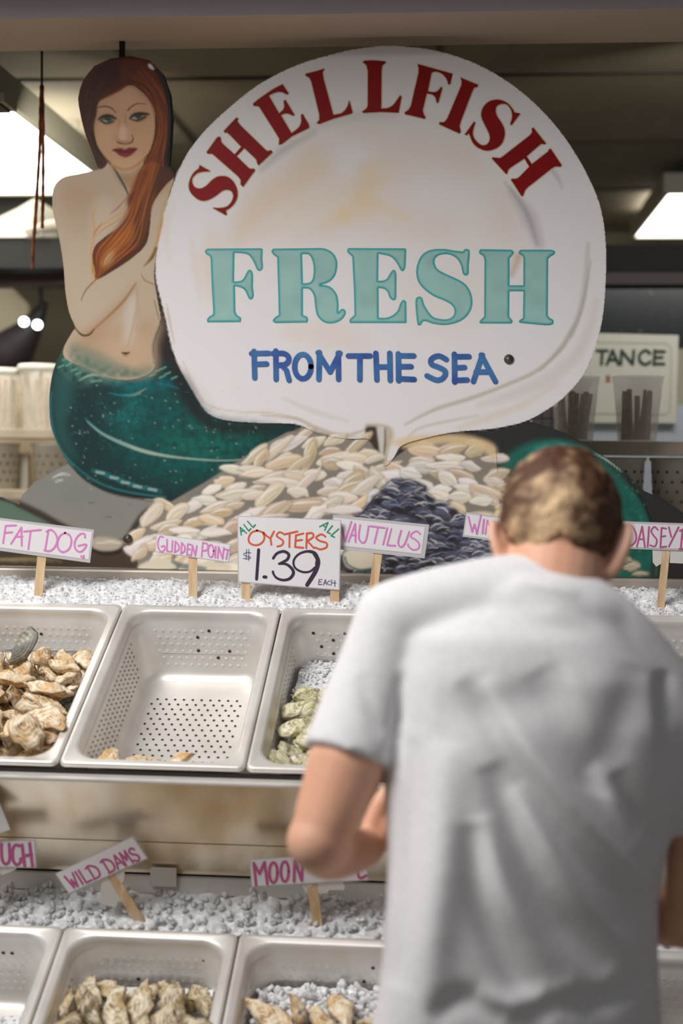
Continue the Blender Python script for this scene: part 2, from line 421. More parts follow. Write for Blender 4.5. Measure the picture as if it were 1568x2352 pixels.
stroke([(640,985),(690,985),(760,1000),(820,1004)], [2,5,6,2], (206,180,146), 0.8, 2)
stroke([(930,1015),(960,985),(1040,965),(1100,955)], [3,5,6,2], (196,184,164), 0.7, 2.5)
fill([(838,980),(850,973),(880,975),(898,982),(905,1000),(892,1040),(884,1072),(870,1055),(852,1030)], (196,180,158), 2)
fill([(838,985),(862,980),(870,1000),(872,1040),(878,1068),(862,1045),(850,1025)], (70,54,46), 2)
fill([(866,984),(878,980),(886,990),(880,1030),(879,1060),(872,1030)], (206,202,194), 2)
stroke([(884,985),(884,1020),(879,1060)], [4,5,2], (92,74,60), 0.8, 1.5)
stroke([(898,985),(903,1000),(890,1040)], [4,5,3], (220,206,182), 0.8, 2)

# figure: tail -----------------------------------------------------------------
fill(TAIL, (34,62,62), 0, smooth=False)
fill([(300,880),(420,900),(500,985),(640,1000),(540,1075),(420,1110),(320,1080),(250,1010)], (22,96,92), 26, 0.95, tex=np.clip(N10*0.9+0.35, 0, 1))
fill([(430,970),(560,985),(600,1010),(480,1060),(380,1040)], (30,122,104), 22, 0.7, tex=np.clip(N10*1.3, 0, 1))
fill([(240,870),(330,862),(400,872),(380,890),(300,900)], (18,116,124), 8, 0.9, tex=np.clip(N10*1.1+0.2, 0, 1))
fill([(225,910),(300,900),(330,960),(270,985)], (30,128,128), 12, 0.6, tex=np.clip(N4*N30*3-0.35, 0, 1))
fill([(135,840),(160,805),(240,845),(330,866),(240,880),(160,880)], (96,148,132), 10, 0.7, tex=np.clip(N10*1.2, 0, 1))
fill([(125,870),(145,850),(170,900),(150,980),(180,1060),(130,1000)], (52,104,100), 10, 0.7)
fill([(380,835),(430,870),(460,930),(500,965),(640,982),(560,1000),(480,985),(430,940)], (44,40,42), 10, 0.9)
stroke([(118,900),(116,950),(130,1015),(170,1070),(230,1112),(300,1132),(380,1142)], [3,5,6,7,7,6,4], (54,128,130), 0.85, 2)
stroke([(170,1072),(220,1110),(290,1134),(370,1146)], [3,4,4,3], (28,28,30), 0.8, 2)
stroke([(200,968),(235,996),(290,1022),(345,1040),(420,1052),(520,1058),(600,1050)], [1,5,8,8,4,3,2], (186,206,190), 0.9, 2)
stroke([(196,962),(240,998),(300,1028)], [2,4,2], (60,168,170), 0.7, 2)
stroke([(182,874),(200,864),(222,860),(240,866)], [1,5,6,2], (168,206,186), 0.85, 1.6)
stroke([(210,876),(232,874)], 6, (140,190,172), 0.6, 2)
stroke([(285,908),(310,906),(335,892)], [1,6,2], (140,176,150), 0.8, 2)
stroke([(250,902),(280,908),(310,905)], [1,4,2], (20,150,160), 0.9, 1.6)
stroke([(360,880),(390,886),(410,892)], [2,5,2], (24,120,128), 0.9, 2)
for x, y in ((150,825),(158,838),(170,850),(180,858),(140,842),(375,846),(362,852),(385,858),(372,866),(350,862),(400,868),(165,832)):
    stroke([(x-6,y+2),(x+6,y-3)], 3.2, (120,206,180), 0.75, 1.4)
for x, y in ((230,1084),(262,1096),(288,1107),(316,1116),(350,1123)):
    stroke([(x-8,y),(x+8,y+3)], 6, (196,222,212), 0.9, 2)
    stroke([(x-16,y-3),(x+18,y+6)], 9, (40,150,150), 0.4, 4)
for k in range(260):
    x, y = 150+RNG.random()*470, 880+RNG.random()*250
    stroke([(x, y),(x+2, y+1)], 1.4+RNG.random()*2, (90,180,160) if k % 3 else (210,225,215), 0.22 if k % 3 else 0.4, 1)

w_ = window(TAIL, 2)
gx_, gy_ = np.meshgrid(np.arange(w_[0], w_[1])+X0+0.5, np.arange(w_[2], w_[3])+Y0+0.5)
CAN[w_[2]:w_[3], w_[0]:w_[1]] *= np.where(inside(gx_, gy_, [TAIL]), 0.72, 1.0)[..., None]
# figure: skin ---------------------------------------------------------------
fill(SKIN, (214,190,164), 0, smooth=False)
fill([(126,440),(150,410),(215,396),(290,420),(300,470),(230,480),(200,540),(150,520)], (206,180,152), 18, 0.8)
fill([(140,425),(190,420),(240,450),(190,490),(150,470)], (198,160,128), 20, 0.5)
fill([(215,470),(255,460),(260,560),(215,600)], (224,204,180), 10, 0.6)
fill([(170,770),(230,760),(330,730),(366,740),(350,800),(350,850),(250,850),(170,810)], (208,174,140), 14, 0.85)
fill([(250,780),(330,770),(345,830),(290,850),(240,830)], (222,190,156), 14, 0.7)
fill([(290,690),(312,680),(314,740),(298,790),(286,780)], (228,214,202), 8, 0.8)
fill([(200,560),(220,640),(330,560),(360,470),(395,410),(372,520),(352,600),(300,660),(210,745),(180,740),(165,690),(150,600)], (218,198,174), 10, 0.6)
fill([(186,768),(240,720),(300,660),(320,650),(260,735),(210,790)], (196,152,108), 9, 0.5)
fill([(160,790),(210,800),(300,845),(350,838),(340,862),(260,866),(180,838)], (142,150,128), 8, 0.8)
fill([(160,800),(230,835),(330,856),(270,868),(180,842)], (82,124,112), 6, 0.7, tex=np.clip(N10*1.3, 0, 1))
stroke([(186,690),(196,668),(214,648),(222,640)], [2,3,3.5,2], (158,98,40), 0.95, 1.2)
stroke([(222,642),(260,612),(305,582),(330,560)], [2,3,3,2], (176,120,60), 0.7, 1.6)
stroke([(200,770),(245,730),(285,690),(312,650)], [3,5,6,3], (170,118,58), 0.8, 2.2)
stroke([(166,738),(176,758),(190,770),(206,768),(216,756)], [2,3,5,4,2], (72,52,40), 0.95, 1.3)
stroke([(312,650),(316,690),(310,730),(292,800)], [2,4,5,2], (206,170,134), 0.8, 3)
stroke([(316,690),(320,720),(312,760)], [2,5,2], (200,160,120), 0.5, 4)
stroke([(280,810),(288,812),(297,810)], [3,7,3], (70,54,48), 0.95, 1.6)
stroke([(284,816),(292,818)], 4, (180,140,110), 0.7, 2)
stroke([(324,628),(332,643),(352,653)], [1,2.5,2.5], (168,110,46), 0.9, 1.2)
stroke([(330,612),(348,592),(358,570)], [1,8,7], (124,88,34), 0.95, 1.6)
stroke([(336,606),(358,566),(370,520),(374,500)], [2,3,6,3], (206,150,70), 0.8, 1.8)
stroke([(356,560),(368,500),(392,420)], [3,4,3], (216,178,110), 0.7, 2.4)
for k in range(7):
    stroke([(352+k*5,462-k*3),(366+k*4,436-k*3),(384+k*2,412-k)], [0.5,2,0.6], (198,128,52), 0.55, 1)
stroke([(354,690),(362,720),(368,742)], [2,3,2], (70,60,58), 0.6, 1.6)
stroke([(368,738),(356,772),(350,800),(354,835)], [2,4,5,3], (120,126,122), 0.7, 2)
stroke([(150,405),(180,399),(226,390)], 3, (190,158,150), 0.5, 2)
fill([(248,376),(262,392),(300,398),(326,380),(330,410),(310,440),(290,430),(262,400)], (190,140,92), 7, 0.85)
stroke([(250,372),(268,396),(286,428),(294,446)], [4,5,5,3], (66,58,48), 0.9, 1.4)
stroke([(268,400),(282,424)], [3,3], (52,124,96), 0.9, 1.2)
F1 = lambda P: zm(170, 120, 0.15944, P)
w_ = window(SKIN, 2)                              # the flesh tones are a middle beige, duller than the white shell
gx_, gy_ = np.meshgrid(np.arange(w_[0], w_[1])+X0+0.5, np.arange(w_[2], w_[3])+Y0+0.5)
CAN[w_[2]:w_[3], w_[0]:w_[1]] *= np.where(inside(gx_, gy_, [SKIN]), 0.76, 1.0)[..., None]
fill(F1([(300,700),(560,570),(770,440),(930,530),(1110,680),(1180,850),(1200,1080),(1170,1290),(1090,1480),(960,1620),(800,1700),(640,1690),(500,1610),(360,1470),(270,1280),(250,1120),(280,880)]), (176,132,96), 2)
fill(F1([(330,720),(560,600),(770,480),(900,560),(1060,700),(1130,850),(1160,1080),(1130,1280),(1060,1460),(940,1600),(800,1690),(650,1670),(520,1590),(390,1450),(310,1280),(290,1120),(320,900)]), (196,152,116), 2)
fill(F1([(560,640),(760,500),(900,590),(960,700),(760,800),(600,760)]), (206,160,130), 10, 0.8)
fill(F1([(360,1030),(560,1030),(580,1200),(420,1350),(330,1200)]), (206,164,128), 10, 0.7)
fill(F1([(860,1030),(1100,1000),(1120,1200),(960,1350),(860,1200)]), (198,156,112), 10, 0.7)
fill(F1([(520,1560),(760,1560),(960,1520),(860,1650),(740,1680),(600,1640)]), (206,166,126), 7, 0.8)
stroke(F1([(300,1300),(400,1480),(540,1620),(700,1690)]), [2,3,4,3], (186,112,56), 0.7, 2)
stroke(F1([(720,1690),(860,1650),(1000,1540),(1080,1440)]), [3,4,4,2], (186,112,56), 0.7, 2)
stroke(F1([(335,800),(430,780),(530,800),(600,870)]), [2,3.2,3,2], (74,42,22), 0.95, 1.1)
stroke(F1([(775,840),(830,780),(920,740),(1040,745)]), [3,3.2,2.4,1], (88,50,24), 0.95, 1.1)
fill(F1([(340,960),(420,900),(520,900),(600,950),(560,1020),(470,1040),(400,1010)]), (120,78,52), 3, 0.8)
fill(F1([(800,930),(870,880),(970,870),(1070,890),(1010,970),(910,1000),(840,970)]), (124,80,50), 3, 0.8)
fill(F1([(395,972),(460,940),(540,946),(565,972),(500,1002),(430,999)]), (96,106,88), 1)
fill(F1([(835,948),(890,908),(970,902),(988,935),(920,968),(860,962)]), (106,114,94), 1)
fill(F1([(435,965),(470,930),(520,935),(532,975),(480,1000)]), (40,60,50), 1)
fill(F1([(878,935),(905,895),(955,900),(962,940),(910,965)]), (40,64,52), 1)
stroke(F1([(352,968),(420,925),(520,916),(606,960)]), [3,7,7,3], (34,22,16), 0.95, 1.3)
stroke(F1([(380,985),(460,1022),(560,1000)]), [3,4.5,3], (42,28,20), 0.9, 1.3)
stroke(F1([(800,960),(862,900),(960,884),(1075,892)]), [3,6,8,4], (34,22,16), 0.95, 1.3)
stroke(F1([(820,965),(920,985),(1030,930)]), [2.5,4.5,4], (42,28,20), 0.9, 1.3)
stroke(F1([(430,985),(475,1000)]), 2, (200,210,190), 0.8, 1); stroke(F1([(850,950),(895,955)]), 2, (206,214,194), 0.8, 1)
stroke(F1([(650,960),(650,1080),(625,1200),(600,1260)]), [2,3,3,2], (168,116,74), 0.6, 2)
stroke(F1([(740,900),(740,1000),(760,1080)]), [2,3,2], (150,98,62), 0.6, 2)
fill(F1([(660,1080),(720,1040),(760,1120),(740,1260),(690,1270),(640,1180)]), (218,180,152), 4, 0.85)
stroke(F1([(620,1290),(660,1310),(740,1320),(820,1300),(850,1250),(830,1190)]), [3,4,3,4,3,1.5], (92,48,34), 0.9, 1.2)
stroke(F1([(640,1260),(700,1290),(780,1280)]), [2,3,2], (120,66,44), 0.6, 1.5)
fill(F1([(545,1410),(620,1380),(690,1382),(730,1400),(790,1375),(910,1385),(870,1440),(810,1490),(740,1515),(660,1490),(600,1440)]), (118,26,34), 1)
stroke(F1([(545,1412),(640,1425),(730,1440),(820,1420),(910,1388)]), [1,2,2.6,2,1], (44,12,14), 0.95, 1)
fill(F1([(650,1455),(740,1465),(810,1450),(740,1495)]), (160,52,56), 2, 0.7)

# figure: hair --------------------------------------------------------------
Hm = [HAIR]
fill(HAIR, (80,38,17), 0, smooth=False)
fill(F1([(60,900),(100,560),(260,300),(520,140),(700,110),(620,420),(360,640),(300,900),(260,1300),(420,1560),(300,1660),(150,1350)]), (58,28,14), 6, 0.85)
fill(F1([(620,130),(860,90),(1050,150),(1200,330),(1000,420),(760,440)]), (96,46,20), 8, 0.8)
for k in range(34):
    t = k/33
    a = [(700-t*560, 150+t*220), (380-t*260, 520+t*160), (300-t*170, 820), (250-t*120, 1120), (330-t*60, 1500)]
    stroke(F1([(x+RNG.normal()*10, y+RNG.normal()*10) for x, y in a]), [1,2.4,2.6,2,1], [(34,16,9),(96,44,18),(66,30,13)][k % 3], 0.5, 1.2)
for k in range(40):
    t = k/39
    a = [(800+t*180, 430-t*230), (1000+t*230, 560-t*60), (1160+t*190, 800), (1190+t*180, 1100), (1130+t*180, 1400), (1000+t*280, 1640)]
    stroke(F1([(x+RNG.normal()*8, y+RNG.normal()*8) for x, y in a]), [1,2.4,2.8,2.6,1.5], [(46,20,12),(138,62,20),(96,40,14),(166,82,28)][k % 4], 0.55, 1.2)
stroke(F1([(1180,250),(1290,430),(1360,700),(1380,1000),(1350,1400),(1320,1600),(1440,1755)]), [6,10,11,10,10,9,8], (26,20,18), 0.9, 2)
stroke(F1([(520,1600),(400,1480),(300,1330),(250,1150)]), [3,6,7,4], (32,16,10), 0.8, 2)
stroke(F1([(350,700),(520,620),(680,530),(760,470)]), [2,5,5,2], (150,68,24), 0.8, 1.8)
stroke(F1([(780,440),(920,440),(1080,560),(1180,760)]), [2,3,3,2], (38,18,12), 0.8, 1.4)
fill(F1([(1065,175),(1100,170),(1155,240),(1130,250),(1080,220)]), (226,222,220), 1)
F2 = lambda P: zm(100, 380, 0.20408, P)
fill(F2([(1120,0),(1300,0),(1260,300),(1180,560),(1130,780),(1060,900),(940,990),(720,1160),(590,1280),(560,1150),(590,950),(700,830),(860,690),(950,520),(960,330)]), (150,76,22), 3, 0.95)
fill(F2([(1290,0),(1470,100),(1330,220),(1230,370),(1160,640),(1120,830),(1040,900),(930,960),(1000,840),(1020,600),(1090,420),(1200,220)]), (78,42,22), 4, 0.9)
fill(F2([(1090,80),(1170,60),(1080,280),(960,480),(900,640),(720,790),(620,900),(590,1060),(640,1160),(620,1250),(570,1160),(560,1040),(590,920),(700,800),(850,660),(930,500),(940,350),(1020,280)]), (104,38,20), 4, 0.85)
fill(F2([(900,720),(1000,640),(1000,800),(880,900),(800,1010),(720,1000),(760,860)]), (190,112,44), 7, 0.85)
fill(F2([(660,1130),(700,1020),(790,960),(760,1080),(690,1140)]), (214,178,120), 5, 0.9)
for k in range(26):
    t = k/25
    a = [(1130+t*170, 0), (1010+t*190, 330), (930+t*200, 600), (720+t*330, 820+t*40), (590+t*250, 1000+t*60), (600+t*80, 1250-t*60)]
    stroke(F2([(x+RNG.normal()*8, y+RNG.normal()*8) for x, y in a]), [1,2.4,2.6,2.4,2,0.8], [(90,36,16),(200,118,48),(140,70,26),(70,30,16)][k % 4], 0.5, 1.3)
for a, c in (([(930,370),(840,470),(745,548)], (176,84,30)), ([(940,440),(900,520),(760,600),(600,720),(560,800)], (206,154,70)), ([(900,560),(800,640),(660,730),(590,800)], (196,140,60)), ([(590,470),(555,540),(560,620),(570,800),(540,960)], (200,150,80)), ([(660,640),(600,720),(560,800)], (190,110,50)), ([(560,800),(530,950),(545,1080),(545,1300)], (206,164,86)), ([(560,1120),(570,1220),(555,1310)], (214,180,110))):
    stroke(F2(a), [1.2]+[3.4]*(len(a)-2)+[1], c, 0.85, 1.2)

# painted shellfish -------------------------------------------------------------
PILE = [(318,1306),(308,1222),(338,1182),(400,1148),(470,1108),(560,1050),(610,1018),(660,992),(700,985),(800,1008),(850,1015),(884,1068),(905,1052),(950,1020),(1040,1002),(1110,1012),(1138,1030),(1142,1086),(1175,1095),(1185,1180),(1120,1210),(1060,1180),(1010,1160),(960,1110),(900,1100),(870,1130),(830,1180),(790,1200),(795,1316)]
fill(PILE, (138,130,120), 1, smooth=False)
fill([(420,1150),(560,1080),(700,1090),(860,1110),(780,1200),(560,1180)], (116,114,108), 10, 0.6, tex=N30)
def shellfish(x, y, L, H, ang, base, dark, hi, n):
    ca, sa = math.cos(ang), math.sin(ang)
    loc = lambda P: [(x+px*ca-py*sa, y+px*sa+py*ca) for px, py in P]
    rn = lambda s: RNG.normal(0, s)
    body = [(-L*.5, H*rn(.12)), (-L*(.30+rn(.05)), -H*(.36+rn(.08))), (-L*.02+L*rn(.06), -H*(.52+rn(.06))), (L*(.30+rn(.05)), -H*(.40+rn(.1))), (L*.5, H*rn(.14)), (L*(.26+rn(.06)), H*(.40+rn(.1))), (-L*.06, H*(.5+rn(.06))), (-L*(.34+rn(.04)), H*(.32+rn(.1)))]
    c = np.clip(np.array(base)+rn(9)+np.array([rn(3), 0, rn(5)]), 0, 242)
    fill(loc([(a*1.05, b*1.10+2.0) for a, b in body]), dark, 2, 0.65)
    fill(loc(body), tuple(c), 1)
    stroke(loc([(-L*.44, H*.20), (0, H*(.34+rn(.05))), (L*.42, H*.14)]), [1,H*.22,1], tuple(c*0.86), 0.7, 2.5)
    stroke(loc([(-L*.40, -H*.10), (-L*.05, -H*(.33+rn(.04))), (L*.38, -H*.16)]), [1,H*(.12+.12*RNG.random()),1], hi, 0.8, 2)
    for q in range(int(RNG.integers(0, 3))):
        o = rn(.16)
        stroke(loc([(-L*(.30+rn(.06)), H*o), (L*rn(.1), H*(o-.1+rn(.08))), (L*(.30+rn(.06)), H*(o+rn(.06)))]), 1.4, tuple(c*(0.74 if RNG.random() < .6 else 1.06).__float__()), 0.6, 1.2)
cells = []
yy = 1000
while yy < 1318:
    xx = 300+RNG.random()*30
    while xx < 1190:
        cells.append((xx+RNG.normal(0, 7), yy+RNG.normal(0, 5))); xx += 47+RNG.random()*16
    yy += 18
cx = np.array([c[0] for c in cells]); cy = np.array([c[1] for c in cells])
ok = inside(cx, cy, [PILE])
MUSS = [(872,1128),(905,1100),(958,1108),(1010,1158),(1062,1182),(1120,1210),(1185,1184),(1190,1318),(795,1318),(792,1260),(800,1205),(835,1180)]
nn = 0
for (x, y), k in zip(cells, ok):
    if not k or inside(np.array([x]), np.array([y]), [MUSS])[0]: continue
    nn += 1
    if nn % 13 == 0: continue
    right = x > 900
    base = (222,198,166) if right else (224,208,188)
    shellfish(x, y, 48+RNG.random()**1.5*56, 17+RNG.random()*14, (-0.24 if not right else 0.10)+RNG.normal(0, 0.34), [base, (232,222,208), (212,190,160)][int(RNG.integers(0, 3))], (140,126,110), (246,240,234), nn)
fill([(900,1015),(960,1000),(1050,998),(1110,1010),(1138,1028),(1136,1060),(1100,1030),(1020,1018),(940,1030)], (226,196,152), 4, 0.85)
fill(MUSS, (74,68,72), 4)
pts_ = [(800+RNG.random()*390, 1105+RNG.random()*212) for k in range(560)]
pts_.sort(key=lambda p: p[1])
pk = inside(np.array([p[0] for p in pts_]), np.array([p[1] for p in pts_]), [MUSS])
for (xx, yy), k in zip(pts_, pk):
    if not k: continue
    g = RNG.normal(0, .32); L = 13+RNG.random()*15
    ca, sa = math.cos(g), math.sin(g)
    lo_ = lambda P: [(xx+a*ca-b*sa, yy+a*sa+b*ca) for a, b in P]
    q = RNG.random()
    fill(lo_([(-L, 2), (-L*.4, -7), (L*.4, -6), (L, 1), (L*.3, 7), (-L*.5, 7)]), (46,40,46) if q < .5 else ((88,92,112) if q < .85 else (66,60,66)), 2, 0.8)
    if RNG.random() < .62: stroke(lo_([(-L*.8, 0), (-L*.1, -5-RNG.random()*3), (L*.7, -2)]), [1,2+RNG.random()*2.5,1], (222,220,222) if RNG.random() < .55 else (138,148,172), 0.75, 1.4)
    if RNG.random() < .4: stroke(lo_([(-L*.6, 3), (0, 1), (L*.6, 3)]), [1,4,1], (118,128,152), 0.6, 2)
for P in ([(790,1270),(830,1258),(868,1278),(862,1300),(820,1308),(795,1300)], [(318,1300),(360,1282),(398,1288),(400,1306),(330,1308)], [(448,1296),(500,1290),(530,1300),(520,1310),(450,1310)]):
    fill(P, (218,208,186), 2)
stroke([(792,1280),(800,1298),(830,1310),(860,1308)], 5, (44,104,92), 0.8, 2)
stroke([(396,1290),(420,1300),(470,1306)], [6,14,8], (72,112,108), 0.8, 3)

# cut the paint into flat parts ------------------------------------------------
PAINT = attr_mat('sign_paint', 0.5)
def sheet(name, rings, step, off, m, parent, colour=True):
    rings = [[tuple(map(float, p)) for p in R] for R in rings]
    verts = []; edges = []
    for R in rings:
        Q = []
        for a, b in zip(R, R[1:]+R[:1]):
            d = math.hypot(b[0]-a[0], b[1]-a[1]); k = max(1, int(d/max(step, 3)))
            for j in range(k): Q.append((a[0]+(b[0]-a[0])*j/k, a[1]+(b[1]-a[1])*j/k))
        s = len(verts); verts += Q
        edges += [(s+i, s+(i+1) % len(Q)) for i in range(len(Q))]
    if colour:
        A = np.array(verts); lo = A.min(0); hi = A.max(0)
        gx, gy = np.meshgrid(np.arange(lo[0]+step/2, hi[0], step), np.arange(lo[1]+step/2, hi[1], step))
        gx[1::2] += step/2
        gx, gy = gx.ravel(), gy.ravel()
        k = inside(gx, gy, rings)
        verts += list(zip(gx[k], gy[k]))
    vo, eo, fo, *_ = delaunay_2d_cdt([Vector(v) for v in verts], edges, [], 0, 1e-4)
    V = np.array([(v[0], v[1]) for v in vo]); F = np.array([f for f in fo if len(f) == 3])
    c = V[F].mean(1)
    F = F[inside(c[:, 0], c[:, 1], rings)]
    A3 = [at(u, v, YS-off) for u, v in V]
    me = bpy.data.meshes.new(name)
    # triangles from the solver run counter-clockwise in a y-down frame
    me.from_pydata([tuple(p) for p in A3], [], [tuple(map(int, f)) for f in F])
    me.update()
    if len(me.polygons) and me.polygons[0].normal.y > 0:
        me.flip_normals()
    if colour:
        xi = np.clip(V[:, 0]-X0-0.5, 0, CW-1.01); yi = np.clip(V[:, 1]-Y0-0.5, 0, CH-1.01)
        a, b = xi.astype(int), yi.astype(int); fx, fy = (xi-a)[:, None], (yi-b)[:, None]
        C = CAN[b, a]*(1-fx)*(1-fy)+CAN[b, a+1]*fx*(1-fy)+CAN[b+1, a]*(1-fx)*fy+CAN[b+1, a+1]*fx*fy
        ca = me.color_attributes.new('paint', 'FLOAT_COLOR', 'POINT')
        ca.data.foreach_set('color', np.concatenate([C, np.ones((len(C), 1))], 1).astype(np.float32).ravel())
    return link(name, me, m, parent)

base = at(784, 1312, YS)
SIGN = empty('shellfish_sign', (base.x, base.y, base.z), 'painted plywood cut-out of a mermaid and white scallop reading SHELLFISH FRESH FROM THE SEA', 'sign')
P = [at(u, v, YS) for u, v in BOARD]
vs = P+[p+Vector((0, 0.02, 0)) for p in P]
n = len(P)
bm = bmesh.new()
bv = [bm.verts.new(v) for v in vs]
f = bm.faces.new(bv[:n]); g = bm.faces.new(bv[n:][::-1])
for i in range(n):
    bm.faces.new((bv[i], bv[n+i], bv[n+(i+1) % n], bv[(i+1) % n]))
bmesh.ops.recalc_face_normals(bm, faces=bm.faces)
bmesh.ops.triangulate(bm, faces=[f, g])
from_bm('plywood_board', bm, mat('board_edge', (40, 34, 32), 0.7), SIGN)
sheet('painted_backdrop', [BOARD], 4.0, 0.0006, PAINT, SIGN)
tail = sheet('mermaid_tail', [TAIL], 2.6, 0.0012, PAINT, SIGN); tail['label'] = 'dark green fish tail of the mermaid'
body = sheet('mermaid_body', [SKIN], 2.0, 0.0018, PAINT, SIGN)
hair = sheet('mermaid_hair', [HAIR], 2.0, 0.0024, PAINT, SIGN); hair['label'] = 'long red brown painted hair'
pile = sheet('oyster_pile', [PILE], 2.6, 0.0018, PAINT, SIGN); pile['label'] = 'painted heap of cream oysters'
mus = sheet('mussel_pile', [spl(MUSS, True, 4)], 2.6, 0.0024, PAINT, SIGN); mus['label'] = 'painted heap of dark blue mussels'
shell = sheet('scallop_shell', [SHELL], 4.0, 0.0030, PAINT, SIGN); shell['label'] = 'huge white scallop shell panel'

# lettering --------------------------------------------------------------------
def outl(P):
    """list of points, a third item marks a smooth point: runs of smooth points become splines"""
    N = len(P)
    if all(len(p) == 3 for p in P): return spl([p[:2] for p in P], True, 4)
    s = next(i for i in range(N) if len(P[i]) == 2)
    P = P[s:]+P[:s]+[P[s]]
    out = []; i = 0
    while i < N:
        j = i+1
        while len(P[j]) == 3: j += 1
        run = [p[:2] for p in P[i:j+1]]
        out += (spl(run, False, 5)[:-1] if len(run) > 2 else [np.array(run[0], float)])
        i = j
    return [tuple(p) for p in out]
def path(txt):
    """'x,y' corner, 'x,y~' smooth"""
    r = []
    for t in txt.split():
        a, b = t.rstrip('~').split(',')
        r.append((float(a), float(b), 1) if t.endswith('~') else (float(a), float(b)))
    return outl(r)
RED = []
for org, s, t in (
 ((420,260), .16582, "228,718 380,805 290,808~ 200,828~ 135,890~ 125,950~ 150,1010~ 200,1042~ 260,1040~ 330,1000~ 400,930~ 470,885~ 540,872~ 620,885~ 690,940~ 740,1030~ 755,1110~ 745,1180~ 710,1250~ 650,1312~ 595,1345 605,1412 585,1408 410,1308 480,1315~ 560,1308~ 620,1285~ 670,1230~ 697,1160~ 690,1110~ 660,1072~ 600,1058~ 540,1078~ 470,1130~ 400,1175~ 330,1205~ 260,1210~ 190,1180~ 120,1115~ 85,1040~ 85,970~ 110,890~ 150,825~ 195,785~ 222,765"),
 ((420,260), .16582, "740,62 765,75 752,110 790,165 1140,505 1170,525 1222,515 1240,540 1045,722 1028,690 1018,645 980,605 848,482 742,595 915,765 950,772 985,770 997,790 828,1020 800,985 800,925 765,875 440,590 405,560 345,560 328,540 470,340 500,325 518,335 530,400 560,435 715,572 808,465 650,300 610,268 578,268 568,245"),
 ((570,120), .20408, "385,362 455,468 430,473 380,448~ 330,445~ 270,465~ 230,490 345,688 385,655~ 405,615~ 400,545 418,540 520,708 500,712 450,690~ 405,690~ 365,708 485,912 560,855~ 595,790~ 595,705 610,695 680,815 682,850 490,945 380,1030 345,1040 350,975 315,915 150,655 120,610 60,600 55,580 120,525 200,470~ 290,410~"),
 ((570,120), .20408, "855,185 835,225 845,300 955,705 1040,690~ 1090,650~ 1120,600~ 1135,545 1172,680 1150,692 960,745 800,805 770,800 800,760 800,700 710,330 690,290 640,255 650,243 760,215~"),
 ((820,120), .16582, "80,135 100,120 230,115~ 380,128 400,138 345,185 335,260 330,780 420,775~ 500,730~ 560,650~ 595,600 612,615 572,835 330,825 90,838 65,828 130,780 148,740 150,260 130,180"),
 ((820,120), .16582, "835,165 1320,300 1285,440 1262,445 1240,370~ 1180,300~ 1110,270~ 1060,268~ 1025,290 975,540 1050,555~ 1110,540~ 1165,480 1175,500 1120,700 1100,695 1085,630~ 1040,585~ 960,570 905,800 915,850 945,905 935,920 660,855 660,835 715,795 745,740 850,290 855,230"),
 ((1000,160), .19133, "295,95 512,185 500,205 460,215 430,280 300,620 285,680 300,745 285,765 45,655 45,635 105,630 140,590 310,190 315,135"),
 ((1000,160), .19133, "1015,525 910,665 895,655 918,580~ 915,510~ 890,455~ 850,415~ 790,410~ 740,430~ 718,480~ 735,555~ 790,640~ 825,720~ 825,800~ 795,880~ 740,935~ 660,965~ 590,968~ 510,935~ 450,880~ 415,800~ 400,765 365,785 350,780 462,625 475,635 445,740~ 455,810~ 500,870~ 550,905~ 600,905~ 640,870~ 652,810~ 630,740~ 590,660~ 555,580~ 550,510~ 580,440~ 640,385~ 720,362~ 800,372~ 870,410~ 920,470~ 945,515"),
 ((1000,160), .19133, "1170,695 1325,890 1305,893 1265,890 1225,920 1090,1040 1155,1135 1310,1015 1350,985 1362,955 1380,950 1510,1145 1500,1162 1435,1160 1390,1185 1110,1405 1075,1440 1045,1515 1030,1515 905,1320 915,1312 970,1310 1005,1290 1125,1165 1065,1065 910,1165 870,1200 855,1250 840,1245 675,1065 685,1055 775,1062 810,1040 1130,790 1160,750 1155,710"),
):
    RED.append(zm(*org, s, path(t)))
TEAL = []
